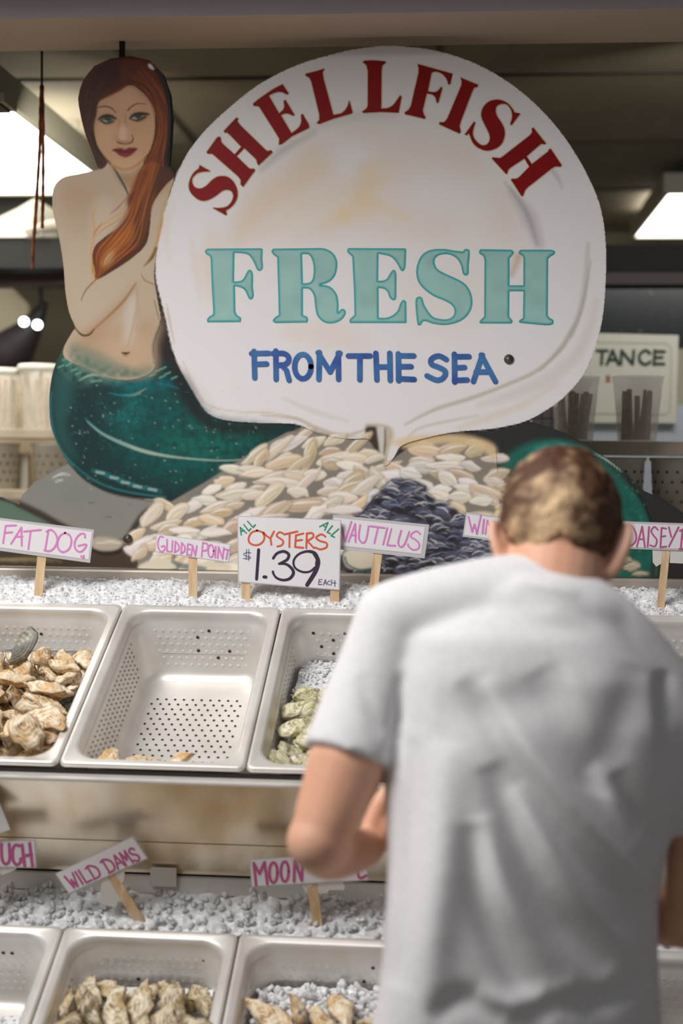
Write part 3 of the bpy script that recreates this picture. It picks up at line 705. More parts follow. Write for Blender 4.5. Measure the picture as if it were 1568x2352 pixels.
for org, s, t in (
 ((460,550), .21684, "75,97 645,93 660,105 655,200~ 662,290~ 645,325~ 620,332~ 598,318~ 575,265~ 540,200~ 490,155~ 360,140 355,445 420,440~ 460,410~ 490,350~ 520,320~ 548,340~ 557,400~ 555,500~ 565,590~ 545,632~ 515,628~ 495,590~ 470,540~ 430,510~ 365,495 370,760 390,800~ 430,830~ 425,875 75,878 70,850~ 90,820~ 130,795 135,740~ 120,500~ 108,200 95,175~ 60,155~ 48,120~"),
 ((460,550), .21684, "770,97 1200,92 1310,95~ 1400,140~ 1445,220~ 1445,310~ 1420,390~ 1360,450~ 1270,480 1350,490~ 1410,530~ 1450,600~ 1462,690~ 1460,770 1490,740~ 1520,738~ 1540,770~ 1520,820~ 1470,865~ 1400,888~ 1330,885~ 1270,850~ 1230,790~ 1215,710~ 1205,620~ 1190,570~ 1150,525~ 1085,518 1085,800 1130,820~ 1140,850~ 1130,880 790,885 765,860~ 790,825~ 830,800 825,600 812,190 770,160~ 752,125~"),
 ((460,550), .21684, "1075,155 1130,155~ 1165,180~ 1190,240~ 1200,320~ 1190,410~ 1165,450~ 1130,462~ 1085,465"),
 ((780,550), .20408, "100,97 735,100 747,110 742,250~ 735,320~ 710,355~ 685,345~ 655,290~ 610,225~ 550,185~ 435,160 430,465 490,460~ 530,440~ 560,390~ 595,345~ 625,350~ 637,400 635,640 625,675~ 595,682~ 560,655~ 540,600~ 505,560~ 435,545 437,880 520,880~ 590,855~ 650,800~ 680,720~ 715,680~ 748,700 750,940 115,940 108,910~ 130,880~ 165,850 160,600 140,200 125,180~ 90,150~ 82,120~"),
 ((780,550), .20408, "1385,135 1410,108~ 1450,110 1462,150~ 1450,290~ 1448,380~ 1420,405~ 1385,385~ 1365,300~ 1320,220~ 1250,175~ 1180,165~ 1110,180~ 1070,220~ 1070,280~ 1110,340~ 1200,390~ 1310,440~ 1410,500~ 1470,590~ 1492,700~ 1470,800~ 1400,890~ 1300,940~ 1180,962~ 1060,950~ 985,925 940,920~ 910,965 875,965 860,850~ 852,690~ 880,645~ 925,655~ 945,720~ 990,800~ 1050,870~ 1130,895~ 1220,895~ 1275,860~ 1290,800~ 1260,740~ 1180,690~ 1060,640~ 960,570~ 890,490~ 862,400~ 865,310~ 900,210~ 960,145~ 1050,112~ 1180,108~ 1290,125~"),
 ((1050,550), .15944, "330,140 780,148 812,180~ 790,225~ 750,270 748,660 950,660 950,260 930,230~ 890,210~ 885,170~ 915,148 1340,148 1400,165~ 1395,210~ 1340,245~ 1305,275 1300,1090 1330,1130~ 1380,1160~ 1380,1215 1280,1235~ 895,1200 890,1170~ 945,1130 950,745 748,745 745,1110 780,1150~ 795,1180~ 775,1210 330,1210 318,1180~ 385,1110 390,300 370,240~ 320,205~ 312,170~"),
):
    TEAL.append(zm(*org, s, path(t)))
# paint the letters' own tints on a fresh canvas, then cut them out
def grow(R, d):
    """offset a ring outwards by d pixels"""
    A = np.array(R, float)
    keep = [0]
    for i in range(1, len(A)):
        if np.hypot(*(A[i]-A[keep[-1]])) > 1.0: keep.append(i)
    A = A[keep]
    t = np.roll(A, -1, 0)-np.roll(A, 1, 0); t /= np.linalg.norm(t, axis=1)[:, None]+1e-9
    area2 = np.sum(A[:, 0]*np.roll(A[:, 1], -1)-np.roll(A[:, 0], -1)*A[:, 1])
    n = np.stack([t[:, 1], -t[:, 0]], 1)*(1 if area2 > 0 else -1)
    return [tuple(p) for p in A+n*d]
CAN[:] = alb((132,4,10))
CAN[:] *= (0.88+0.24*N90)[..., None]
red_e = sheet('letter_edging', [grow(R, 2.2) for R in RED], 8, 0.0036, mat('letter_gold_edge', alb((196,182,146))), shell, False)
red_e['label'] = 'thin pale gold edging of the red letters'
red = sheet('arched_lettering', RED, 5, 0.0042, PAINT, shell); red['label'] = 'dark red serif letters SHELLFISH in an arch'
CAN[:] = alb((150,188,182))
CAN *= (0.92+0.16*N30)[..., None]
for R in TEAL:
    stroke(R+[R[0]], 9, (52,160,160), 0.95, 1.4, smooth=False)
    stroke(R+[R[0]], 3, (20,138,140), 0.7, 1.4, smooth=False, tex=np.clip(N90*1.6-0.2, 0, 1))
teal = sheet('teal_lettering', [TEAL[0], TEAL[1], TEAL[2], TEAL[3], TEAL[4], TEAL[5]], 2.4, 0.0036, PAINT, shell); teal['label'] = 'large outlined teal letters FRESH'

def pen(strokes, wd, Y, off, name, m, parent, nrm=None, square=False):
    """flat ink strokes on plane y = Y: list of pixel polylines"""
    vs = []; fs = []
    for S in strokes:
        w = wd
        if isinstance(S, tuple): S, w = S
        Pn = np.array(spl(S, False, 5) if len(S) > 3 and not square else S, float)
        if len(Pn) < 2: continue
        if hasattr(w, '__len__'):
            ww = np.interp(np.linspace(0, 1, len(Pn)), np.linspace(0, 1, len(w)), w)
        else: ww = np.full(len(Pn), w, float)
        t = np.gradient(Pn, axis=0); t /= np.linalg.norm(t, axis=1)[:, None]+1e-9
        nn = np.stack([-t[:, 1], t[:, 0]], 1)
        s = len(vs)
        dz = 0.00005*(len(fs) % 7)
        for p, q, h in zip(Pn, nn, ww):
            for k in (-.5, .5):
                u, v = p+q*h*k
                vs.append(at(u, v, Y) + Vector((0, -off-dz, 0)) if nrm is None else nrm(u, v, off+dz))
        for i in range(len(Pn)-1):
            fs.append((s+2*i, s+2*i+1, s+2*i+3, s+2*i+2))
        if not square:                                # round pen ends
            for e, sg in ((0, -1), (len(Pn)-1, 1)):
                c = Pn[e]; s2 = len(vs); K = 8
                for k in range(K+1):
                    a = math.pi*k/K-math.pi/2
                    d = t[e]*sg*math.cos(a)+nn[e]*math.sin(a)
                    u, v = c+d*ww[e]/2
                    vs.append(at(u, v, Y)+Vector((0, -off-dz, 0)) if nrm is None else nrm(u, v, off+dz))
                fs.append(tuple(range(s2, s2+K+1)))
    return mesh(name, vs, fs, m, parent)
BL = lambda *S: [zm(560, 790, .40816, s) for s in S]
ell = lambda cx, cy, rx, ry, n=20: [(cx+rx*math.cos(2*math.pi*k/n), cy+ry*math.sin(2*math.pi*k/n)) for k in range(n+1)]
blue = pen(BL([(58,42),(62,192)],[(44,55),(140,53)],[(60,115),(128,113)],
    [(180,40),(182,200)],[(164,55),(222,54),(250,72),(250,100),(225,118),(180,120)],[(212,118),(240,150),(255,205)],
    ell(332,128,46,68), [(425,48),(422,200)],[(418,50),(485,158)],[(485,158),(540,52)],[(531,52),(533,200)],
    [(588,68),(710,68)],[(652,68),(652,202)], [(742,53),(748,203)],[(820,53),(823,205)],[(745,130),(820,130)],
    [(868,56),(870,207)],[(868,67),(955,68)],[(868,128),(940,128)],[(868,196),(957,200)],
    [(1138,88),(1095,68),(1055,85),(1055,115),(1095,132),(1132,155),(1122,190),(1085,204),(1030,180)],
    [(1183,58),(1185,215)],[(1183,72),(1265,72)],[(1183,135),(1240,133)],[(1183,205),(1255,203)],
    [(1290,212),(1340,63)],[(1334,63),(1414,212)],[(1305,158),(1385,158)]), 12.5, YS, 0.0042, 'blue_lettering',
    noisy(mat('blue_letter_paint', (52,96,168), 0.5), 14, (44,78,160), (62,120,176), 0.35, 0.65), shell)
blue['label'] = 'blue brush letters FROM THE SEA'
def bolt(u, v, r, parent):
    p = at(u, v, YS-0.0044)
    bm = bmesh.new()
    lathe(bm, [(0.0005, 0.004), (r*.35, 0.004), (r*.4, 0.002), (r, 0.0014), (r, -0.004)], 20)
    bmesh.ops.rotate(bm, verts=bm.verts, matrix=Matrix.Rotation(math.pi/2, 3, 'X'))
    bmesh.ops.translate(bm, verts=bm.verts, vec=p)
    bmesh.ops.recalc_face_normals(bm, faces=bm.faces)
    o = from_bm('bolt', bm, mat('bolt_metal', (120,112,104), 0.4, 0.8), parent, True)
    o['label'] = 'round metal bolt with washer'
bolt(1168, 825, 0.0105, SIGN); bolt(293, 1237, 0.010, SIGN)
box('hanger_strap', at(273,0,YS).x, at(285,0,YS).x, YS+0.004, YS+0.012, at(280,140,YS).z, zb, BLACK, SIGN)
# ---------------------------------------------------------------- display counter
PW = 0.336                                        # pan pitch along the counter
U0, U1 = Vector((0, 2.945, at(453, 1393, 2.945).z)), Vector((0, 2.458, at(362, 1761, 2.458).z))
xB = (at(272, 1391, 2.945).x+at(150, 1757, 2.458).x)/2          # left edge of the empty middle pan
L0 = Vector((0, 2.535, at(355, 2137, 2.535).z)); L1 = L0+(U1-U0)
PWL = 0.3245
xL = at(155, 2125, 2.535).x-0.004
FD = (U1-U0).normalized(); PL = (U1-U0).length    # down the slope, pan length
ND = Vector((0, FD.z, -FD.y)); ND = ND if ND.z > 0 else -ND     # pan normal
def rrect(w, l, r, n=6):
    """rounded rectangle, x in 0..w, y in 0..l"""
    out = []
    for cx, cy, a0 in ((w-r, r, -90), (w-r, l-r, 0), (r, l-r, 90), (r, r, 180)):
        for k in range(n+1):
            a = math.radians(a0+90*k/n); out.append((cx+r*math.cos(a), cy+r*math.sin(a)))
    return out
def pan(x, org, w, label, dots=True):
    """perforated steel insert pan: local (s across, t down the slope, h along the normal)"""
    T = lambda s, t, h: Vector((x+s, 0, 0))+org+FD*t+ND*h
    c = T(w/2, PL/2, 0)
    root = empty('perforated_pan', c, label, 'pan', 'perforated steel pans')
    DEP = 0.15
    def ring(ins, h, r):
        return [T(ins+px, ins+py, h) for px, py in rrect(w-2*ins, PL-2*ins, r)]
    rings = [ring(0.0, -0.006, 0.012), ring(0.0006, 0.0, 0.012), ring(0.003, 0.0025, 0.012), ring(0.007, 0.001, 0.016), ring(0.016, 0.0008, 0.040),
             ring(0.0205, -0.003, 0.046), ring(0.0225, -0.012, 0.046), ring(0.0235, -0.024, 0.046), ring(0.027, -0.027, 0.044),
             ring(0.033, -0.08, 0.046), ring(0.040, -DEP+0.022, 0.046), ring(0.046, -DEP+0.008, 0.042), ring(0.060, -DEP, 0.034)]
    vs = []; fs = []
    for R in rings: vs += R
    n = len(rings[0])
    for i in range(len(rings)-1):
        for k in range(n):
            fs.append((i*n+k, i*n+(k+1) % n, (i+1)*n+(k+1) % n, (i+1)*n+k))
    s0 = (len(rings)-1)*n
    fs.append(tuple(range(s0, s0+n)))
    nb = len(fs); mi = [0]*nb
    if dots:
        def dot(p, a, b, r, m):
            s = len(vs)
            for k in range(8):
                vs.append(p+a*math.cos(math.pi*k/4)*r+b*math.sin(math.pi*k/4)*r)
            fs.append(tuple(range(s, s+8))); mi.append(m+1)
        X = Vector((1, 0, 0))
        def wallpt(h):                              # inset of the wall at depth h
            return 0.027+(-h-0.027)/0.053*0.006 if h > -0.08 else 0.033+(-h-0.08)/0.048*0.007
        for j in range(6):
            h = -0.041-0.0155*j
            t = wallpt(h)+0.0016
            for k in range(13 if j % 2 == 0 else 12):
                s = w/2+(k-(6 if j % 2 == 0 else 5.5))*0.0166
                dot(T(s, t, h), X, ND, 0.0037, 1 if RNG.random() > 0.05 else 0)
                dot(T(s, PL-t, h), X, ND, 0.0031, 0)
            for k in range(23 if j % 2 == 0 else 22):
                tt = PL/2+(k-(11 if j % 2 == 0 else 10.5))*0.0166
                dot(T(t, tt, h), FD, ND, 0.0026, 0); dot(T(w-t, tt, h), FD, ND, 0.0026, 0)
        for j in range(3, 22):
            for k in range(11 if j % 2 == 0 else 10):
                dot(T(w/2+(k-(5 if j % 2 == 0 else 4.5))*0.0185, 0.075+j*0.0172, -DEP+0.0012), X, FD, 0.0028, 0)
    basin = mesh('basin', vs, fs, [STEEL, HOLE_D, HOLE_L], root)
    basin.data.polygons.foreach_set('use_smooth', [i < nb-1 for i in range(len(fs))])
    basin.data.polygons.foreach_set('material_index', mi)
    return T
TU = {}
for k, lab in ((-1, 'perforated steel pan heaped with tan oysters, at the left end of the upper row'),
               (0, 'nearly empty perforated steel pan in the upper row'),
               (1, 'perforated steel pan of ice and greenish oysters beside the elbow, upper row'),
               (2, 'perforated steel pan of the upper row hidden behind the white T-shirt'),
               (3, 'perforated steel pan of dark oysters at the right end of the upper row')):
    TU[k] = pan(xB+PW*k, U0, PW-0.003, lab)
TL = {}
for k, lab in ((-1, 'perforated steel pan cut off by the left edge of the photo, lower row'),
               (0, 'perforated steel pan of rough grey oysters in front of the tilted card, lower row'),
               (1, 'perforated steel pan of ice and tan oysters beside the T-shirt, lower row'),
               (2, 'perforated steel pan of the lower row behind the legs of the customer'),
               (3, 'perforated steel pan in the dark at the right end of the lower row')):
    TL[k] = pan(xL+PWL*k, L0, PWL-0.003, lab)
# steel carcass: back ledge, deck lip, sloping front panel, lower ledge
XA, XZ = -2.2, 2.2
zi = at(400, 1392, 2.95).z
CT = empty('display_counter', (0, 2.75, 0), 'stainless steel stepped display counter holding the oyster pans', 'counter')
zl0, zl1 = at(784, 1348, 3.105).z, at(784, 1315, 3.105).z
box('back_ledge', XA, XZ, 3.105, 3.34, zl0-0.12, zl1-0.003, noisy(mat('ledge_steel', (196, 186, 174), 0.42, 0.5), 6, (186, 174, 162), (206, 198, 188)), CT, 0.004)
box('ice_trough', XA, XZ, 2.953, 3.104, zi-0.10, zi-0.035, STEEL, CT)
zlip = at(330, 1786, 2.442).z
bm = bmesh.new()
bx(bm, XA, XZ, 2.430, 2.47, zlip-0.009, zlip-0.001, 0.003)
bmesh.ops.recalc_face_normals(bm, faces=bm.faces)
from_bm('deck_lip', bm, STEEL, CT)
box('gap_shade_strip', XA, XZ, 2.461, 2.469, zlip-0.001, U1.z-0.010, mat('slot_dark', (26, 20, 18), 0.8), CT)  # dark strip stands in for the shade between pan rims and lip
pb = at(330, 2004, 2.60)
def slab(name, pts, th, m, parent):
    """panel extruded along x between XA and XZ following a profile in (y, z)"""
    vs = []
    for (y, z) in pts: vs += [(XA, y, z), (XZ, y, z)]
    fs = [(2*i, 2*i+1, 2*i+3, 2*i+2) for i in range(len(pts)-1)]
    o = mesh(name, vs, fs, m, parent)
    if o.data.polygons[0].normal.y > 0: o.data.flip_normals()
    so = o.modifiers.new('thickness', 'SOLIDIFY'); so.thickness = th; so.offset = -1
    return o
yf = lambda z: 2.458+(zlip-z)/(zlip-pb.z)*(2.60-2.458)
zs = at(330, 1932, 2.56).z
slab('front_panel', [(2.452, zlip-0.004), (2.470, zlip-0.03), (yf(zs+0.002), zs+0.002)], 0.002, STEEL_B, CT)
slab('lower_front_panel', [(yf(zs)-0.001, zs), (2.60, pb.z)], 0.002, STEEL_B, CT)
# dark slot with a catch tab, then the ledge in front of the lower ice
box('slot', XA, XZ, 2.601, 2.63, pb.z-0.016, pb.z+0.002, mat('slot_dark', (26, 20, 18), 0.8), CT)
zq = at(330, 2012, 2.59).z
zr = at(330, 2052, 2.585).z
slab('lower_ledge', [(2.600, zq), (2.594, zq-0.002), (2.588, zr)], 0.003, STEEL, CT)
tb = at(388, 1992, 2.585); tb2 = at(388, 2036, 2.585)
bm = bmesh.new(); bx(bm, at(356, 0, 2.585).x, at(418, 0, 2.585).x, 2.581, 2.587, tb2.z, tb.z, 0.0025)
bmesh.ops.recalc_face_normals(bm, faces=bm.faces)
from_bm('catch_tab', bm, STEEL, CT)
# legs and lower body, out of the frame
box('lower_body', XA, XZ, 2.66, 3.30, 0.08, pb.z-0.35, STEEL_B, CT)
for i, x in enumerate((XA+0.05, XZ-0.1)):
    for y in (2.70, 3.24):
        box('leg', x, x+0.05, y, y+0.05, 0.0, 0.085, STEEL, CT)
# side brackets that carry the two tilted decks
for x in (XA, XZ-0.02):
    mesh('end_panel', [(x, 3.30, 0.3), (x, 3.30, zl0), (x, 2.95, U0.z-0.005), (x, 2.47, U1.z-0.01), (x, 2.60, pb.z), (x, 2.53, L0.z-0.01), (x, 2.06, L1.z-0.02), (x, 2.2, 0.3),
                       (x+0.02, 3.30, 0.3), (x+0.02, 3.30, zl0), (x+0.02, 2.95, U0.z-0.005), (x+0.02, 2.47, U1.z-0.01), (x+0.02, 2.60, pb.z), (x+0.02, 2.53, L0.z-0.01), (x+0.02, 2.06, L1.z-0.02), (x+0.02, 2.2, 0.3)],
         [tuple(range(8)), tuple(range(15, 7, -1))]+[(i, i+8, (i+1) % 8+8, (i+1) % 8) for i in range(8)], STEEL_B, CT)
# lip under the front of the lower pans
box('lower_deck_lip', XA, XZ, L1.y-0.022, L1.y+0.0, L1.z-0.035, L1.z-0.012, STEEL, CT, 0.003)

# crushed ice ------------------------------------------------------------------
_b = bmesh.new(); bmesh.ops.create_icosphere(_b, subdivisions=1, radius=1.0)
ICO_V = [tuple(v.co) for v in _b.verts]; ICO_F = [tuple(v.index for v in f.verts) for f in _b.faces]; _b.free()
def ice(name, surf, s0, s1, t0, t1, step, csize, n, label, m_base, m_chunk, seed, amp=0.004, smooth=False):
    """bed of crushed ice: height field surf(s, t) -> Vector, with loose chunks on top"""
    r = np.random.default_rng(seed)
    ns, nt = max(2, int((s1-s0)/step)), max(2, int((t1-t0)/step))
    vs = []; fs = []
    for i in range(ns+1):
        for j in range(nt+1):
            s, t = s0+(s1-s0)*i/ns, t0+(t1-t0)*j/nt
            p = surf(s, t)
            e = amp*(noise.noise(p*60)+0.8*noise.noise(p*140))
            vs.append(p+Vector((0, -0.3*e, e)))
    for i in range(ns):
        for j in range(nt):
            a = i*(nt+1)+j; fs.append((a, a+nt+1, a+nt+2, a+1))
    mi = [0]*len(fs)
    for k in range(n):
        s, t = r.uniform(s0, s1), r.uniform(t0, t1)
        p = surf(s, t)+Vector((r.normal()*0.002, -0.001, abs(r.normal())*csize*0.35))
        q = len(vs); R = Euler(r.uniform(0, 6.28, 3)).to_matrix()
        sx, sy, sz = csize*r.uniform(0.4, 1.15, 3)*0.5
        vs += [p+R @ Vector((v[0]*sx, v[1]*sy, v[2]*sz))*r.uniform(.62, 1.15) for v in ICO_V]
        fs += [tuple(q+i for i in f) for f in ICO_F]; mi += [1]*20
    o = mesh(name, vs, fs, [m_base, m_chunk], None, smooth)
    o.data.polygons.foreach_set('material_index', mi)
    tag(o, label, 'ice', kind='stuff')
    return o
def upper_bed(s, t):
    y = 2.949+t*0.150
    return Vector((s, y, zi-0.012+0.052*min(1, t*1.6)+0.007*noise.noise(Vector((s*14, t*2, 3)))+0.004*noise.noise(Vector((s*45, t*5, 1)))))
ice('crushed_ice', upper_bed, XA, XZ, 0, 1, 0.006, 0.006, 6500, 'strip of white crushed ice behind the upper row of pans', ICE, ICE, 3, 0.005)
def lower_bed(s, t):
    y = 2.537+t*0.050
    return Vector((s, y, L0.z-0.004+t*(zr-L0.z+0.006)+0.010*noise.noise(Vector((s*20, t*2, 8)))*t))
ice('crushed_ice', lower_bed, XA, XZ, 0, 1, 0.008, 0.018, 1700, 'strip of clear crushed ice behind the lower row of pans', ICE, ICE_C, 5, 0.004)
def wedge(T, w, pts):
    """ice surface in a pan from (t, h) control points down the slope"""
    tt = [p[0] for p in pts]; hh = [p[1] for p in pts]
    def f(s, t):
        side = 0.006*noise.noise(Vector((s*25, t*25, w*9)))
        edge = min(s, w-s)
        return T(s, t, float(np.interp(t, tt, hh))+side)
    return f
PI_ = {}
def pan_ice(T, w, pts, s0, s1, t0, t1, n, label, seed, cs=0.012, clear=False):
    return ice('crushed_ice', wedge(T, w, pts), s0, s1, t0, t1, 0.009, cs, n, label, ICE, ICE_C if clear else ICE, seed, 0.004)
pan_ice(TU[-1], PW, [(0.04, -0.10), (0.15, -0.088), (0.49, -0.065)], 0.043, PW-0.046, 0.05, 0.485, 900, 'white crushed ice showing under the heap of tan oysters in the leftmost upper pan', 11)
pan_ice(TU[0], PW, [(0.36, -0.149), (0.40, -0.125), (0.49, -0.06)], 0.05, PW-0.053, 0.37, 0.482, 420, 'little drift of melting ice at the front of the nearly empty upper pan', 12, 0.014)
pan_ice(TU[1], PW, [(0.04, -0.105), (0.16, -0.080), (0.30, -0.075), (0.49, -0.055)], 0.043, PW-0.046, 0.045, 0.485, 900, 'bank of white ice behind the greenish oysters beside the sleeve', 13)
pan_ice(TU[2], PW, [(0.04, -0.08), (0.49, -0.06)], 0.043, PW-0.046, 0.045, 0.485, 300, 'white ice in the upper pan behind the T-shirt', 14)
pan_ice(TU[3], PW, [(0.04, -0.085), (0.49, -0.055)], 0.043, PW-0.046, 0.045, 0.485, 500, 'ice in the upper pan at the right edge of the photo', 15)
pan_ice(TL[-1], PWL, [(0.04, -0.13), (0.49, -0.10)], 0.045, PWL-0.048, 0.10, 0.48, 400, 'ice in the lower pan cut off by the left edge', 16)
pan_ice(TL[0], PWL, [(0.04, -0.092), (0.2, -0.068), (0.49, -0.045)], 0.043, PWL-0.046, 0.05, 0.48, 600, 'ice under the rough grey oysters in the lower row', 17)
pan_ice(TL[1], PWL, [(0.04, -0.085), (0.10, -0.058), (0.49, -0.042)], 0.043, PWL-0.046, 0.045, 0.48, 800, 'lumpy ice behind the tan oysters in the lower pan beside the T-shirt', 18, 0.02)
# ---------------------------------------------------------------- oysters
def oyster_mesh(name, seed, L, Wd, T, ruff):
    r = np.random.default_rng(seed)
    NA, NR = 38, 11
    ph = r.uniform(0, 6.28, 6)
    def outline(a):
        c = math.cos(a)
        rad = 1+0.09*math.sin(2*a+ph[0])+0.08*math.sin(3*a+ph[1])+ruff*0.06*math.sin(5*a+ph[2])+ruff*0.05*math.sin(9*a+ph[3])+ruff*0.05*noise.noise(Vector((math.cos(a)*4, math.sin(a)*4, seed)))
        x = c*L/2*rad; taper = 0.72+0.34*(0.5+0.5*c)-0.20*max(0, -c)**2
        y = math.sin(a)*Wd/2*rad*taper
        return x, y+0.12*Wd*math.sin(x/L*3+ph[4])
    vs = []; fs = []; gr = []
    O = Vector(r.uniform(0, 50, 3))
    def top(rho, a, sgn):
        x, y = outline(a); x *= rho; y *= rho
        x -= (1-rho)*L*0.14                               # growth rings crowd at the hinge
        dome = (1-rho**2.2)
        e = rho*5.2+0.9*noise.noise(Vector((x*34, y*34, seed)))+0.3*math.sin(4*a+ph[3])
        lay_ = ruff*0.0030*((e-math.floor(e))**0.8-0.5)*(0.35+rho)          # flaky terraces
        z = sgn*(T*(0.62 if sgn > 0 else 0.5)*dome+lay_)
        z += 0.17*T*math.sin(3*a+ph[5])*rho**2*(ruff+0.4)*0.7+0.10*T*math.sin(7*a+ph[1])*rho**3*ruff     # wavy lip
        q = O+Vector((x, y, sgn*0.01))
        z += ruff*0.0026*noise.noise(q*120)+ruff*0.0048*noise.noise(q*48)
        return Vector((x, y, z))
    for sgn in (1, -1):
        s0 = len(vs)
        vs.append(top(0.0, 0, sgn)); gr.append(0.0)
        for i in range(1, NR+1):
            rho = i/NR
            if sgn < 0 and i == NR: continue
            for k in range(NA):
                vs.append(top(rho, 2*math.pi*k/NA, sgn)); gr.append(rho)
        if sgn > 0: rim = [s0+1+(NR-1)*NA+k for k in range(NA)]
        idx = lambda i, k: (s0 if i == 0 else (rim[k % NA] if i == NR else s0+1+(i-1)*NA+k % NA))
        for k in range(NA):
            f = (s0, idx(1, k), idx(1, k+1)); fs.append(f if sgn > 0 else f[::-1])
            for i in range(1, NR):
                f = (idx(i, k), idx(i+1, k), idx(i+1, k+1), idx(i, k+1)); fs.append(f if sgn > 0 else f[::-1])
    me = bpy.data.meshes.new(name); me.from_pydata([tuple(v) for v in vs], [], fs); me.update()
    me.polygons.foreach_set('use_smooth', [True]*len(me.polygons))
    a = me.attributes.new('growth', 'FLOAT', 'POINT'); a.data.foreach_set('value', gr)
    return me
def oyster_mat(name, c_lo, c_mid, c_hi, c_edge, stain):
    m = mat(name, c_mid, 0.5)
    b = m.node_tree.nodes['Principled BSDF']
    tc = nd(m, 'ShaderNodeTexCoord'); oi = nd(m, 'ShaderNodeObjectInfo')
    ad = nd(m, 'ShaderNodeVectorMath', operation='ADD')
    sc = nd(m, 'ShaderNodeVectorMath', operation='SCALE'); sc.inputs['Scale'].default_value = 7.0
    cb = nd(m, 'ShaderNodeCombineXYZ')
    for i in range(3): ln(m, oi.outputs['Random'], cb.inputs[i])
    ln(m, cb.outputs[0], sc.inputs[0]); ln(m, tc.outputs['Object'], ad.inputs[0]); ln(m, sc.outputs[0], ad.inputs[1])
    n1 = nd(m, 'ShaderNodeTexNoise'); n1.inputs['Scale'].default_value = 55; n1.inputs['Detail'].default_value = 6; n1.inputs['Roughness'].default_value = 0.65
    ln(m, ad.outputs[0], n1.inputs['Vector'])
    g = nd(m, 'ShaderNodeAttribute', attribute_name='growth')
    s = nd(m, 'ShaderNodeMath', operation='MULTIPLY'); s.inputs[1].default_value = 34
    ln(m, g.outputs['Fac'], s.inputs[0])
    si = nd(m, 'ShaderNodeMath', operation='SINE'); ln(m, s.outputs[0], si.inputs[0])
    mx = nd(m, 'ShaderNodeMath', operation='MULTIPLY_ADD'); mx.inputs[1].default_value = 0.07
    ln(m, si.outputs[0], mx.inputs[0]); ln(m, n1.outputs['Fac'], mx.inputs[2])
    cr = nd(m, 'ShaderNodeValToRGB'); e = cr.color_ramp.elements
    e[0].position = 0.30; e[0].color = (*srgb(c_lo), 1); e[1].position = 0.66; e[1].color = (*srgb(c_hi), 1)
    q = e.new(0.46); q.color = (*srgb(c_mid), 1)
    ln(m, mx.outputs[0], cr.inputs[0])
    n2 = nd(m, 'ShaderNodeTexNoise'); n2.inputs['Scale'].default_value = 24; n2.inputs['Detail'].default_value = 3
    ln(m, ad.outputs[0], n2.inputs['Vector'])
    mr = nd(m, 'ShaderNodeMapRange'); mr.inputs['From Min'].default_value = 0.5; mr.inputs['From Max'].default_value = 0.7
    ln(m, n2.outputs['Fac'], mr.inputs['Value'])
    mxc = nd(m, 'ShaderNodeMix', data_type='RGBA'); ln(m, mr.outputs[0], mxc.inputs[0]); ln(m, cr.outputs[0], mxc.inputs[6]); mxc.inputs[7].default_value = (*srgb(stain), 1)
    mre = nd(m, 'ShaderNodeMapRange'); mre.inputs['From Min'].default_value = 0.86; mre.inputs['From Max'].default_value = 1.0; mre.inputs['To Max'].default_value = 0.75
    ln(m, g.outputs['Fac'], mre.inputs['Value'])
    mxe = nd(m, 'ShaderNodeMix', data_type='RGBA'); ln(m, mre.outputs[0], mxe.inputs[0]); ln(m, mxc.outputs[2], mxe.inputs[6]); mxe.inputs[7].default_value = (*srgb(c_edge), 1)
    ln(m, mxe.outputs[2], b.inputs['Base Color'])
    bp = nd(m, 'ShaderNodeBump'); bp.inputs['Strength'].default_value = 0.8; bp.inputs['Distance'].default_value = 0.005
    ln(m, mx.outputs[0], bp.inputs['Height']); ln(m, bp.outputs[0], b.inputs['Normal'])
    return m
OMAT = {
 't': oyster_mat('oyster_tan', (160,118,74), (234,208,168), (252,244,226), (134,100,64), (214,168,104)),
 'g': oyster_mat('oyster_green', (134,122,80), (214,206,166), (246,240,224), (124,112,76), (192,186,118)),
 'r': oyster_mat('oyster_grey', (130,108,76), (214,196,162), (244,234,214), (118,98,70), (194,164,112)),
 'd': oyster_mat('oyster_dark', (92,72,48), (170,138,92), (214,190,150), (66,50,34), (120,92,56)),
 's': oyster_mat('oyster_slate', (92,92,86), (140,136,122), (188,180,160), (96,92,80), (120,122,118)),
}
OV = {}
for kd, (L, Wd, T, rf) in {'t': (0.090, 0.053, 0.021, 0.95), 'g': (0.074, 0.054, 0.028, 0.8), 'r': (0.092, 0.060, 0.022, 1.3), 'd': (0.078, 0.046, 0.020, 1.2)}.items():
    OV[kd] = []
    for j in range(6):
        me = oyster_mesh('oyster_shell_'+kd+str(j), 100+j*7+ord(kd), L*(0.82+0.07*j), Wd*(0.85+0.06*((j*5) % 6)), T*(0.85+0.06*((j*2) % 6)), rf)
        me.materials.append(OMAT[kd]); OV[kd].append(me)
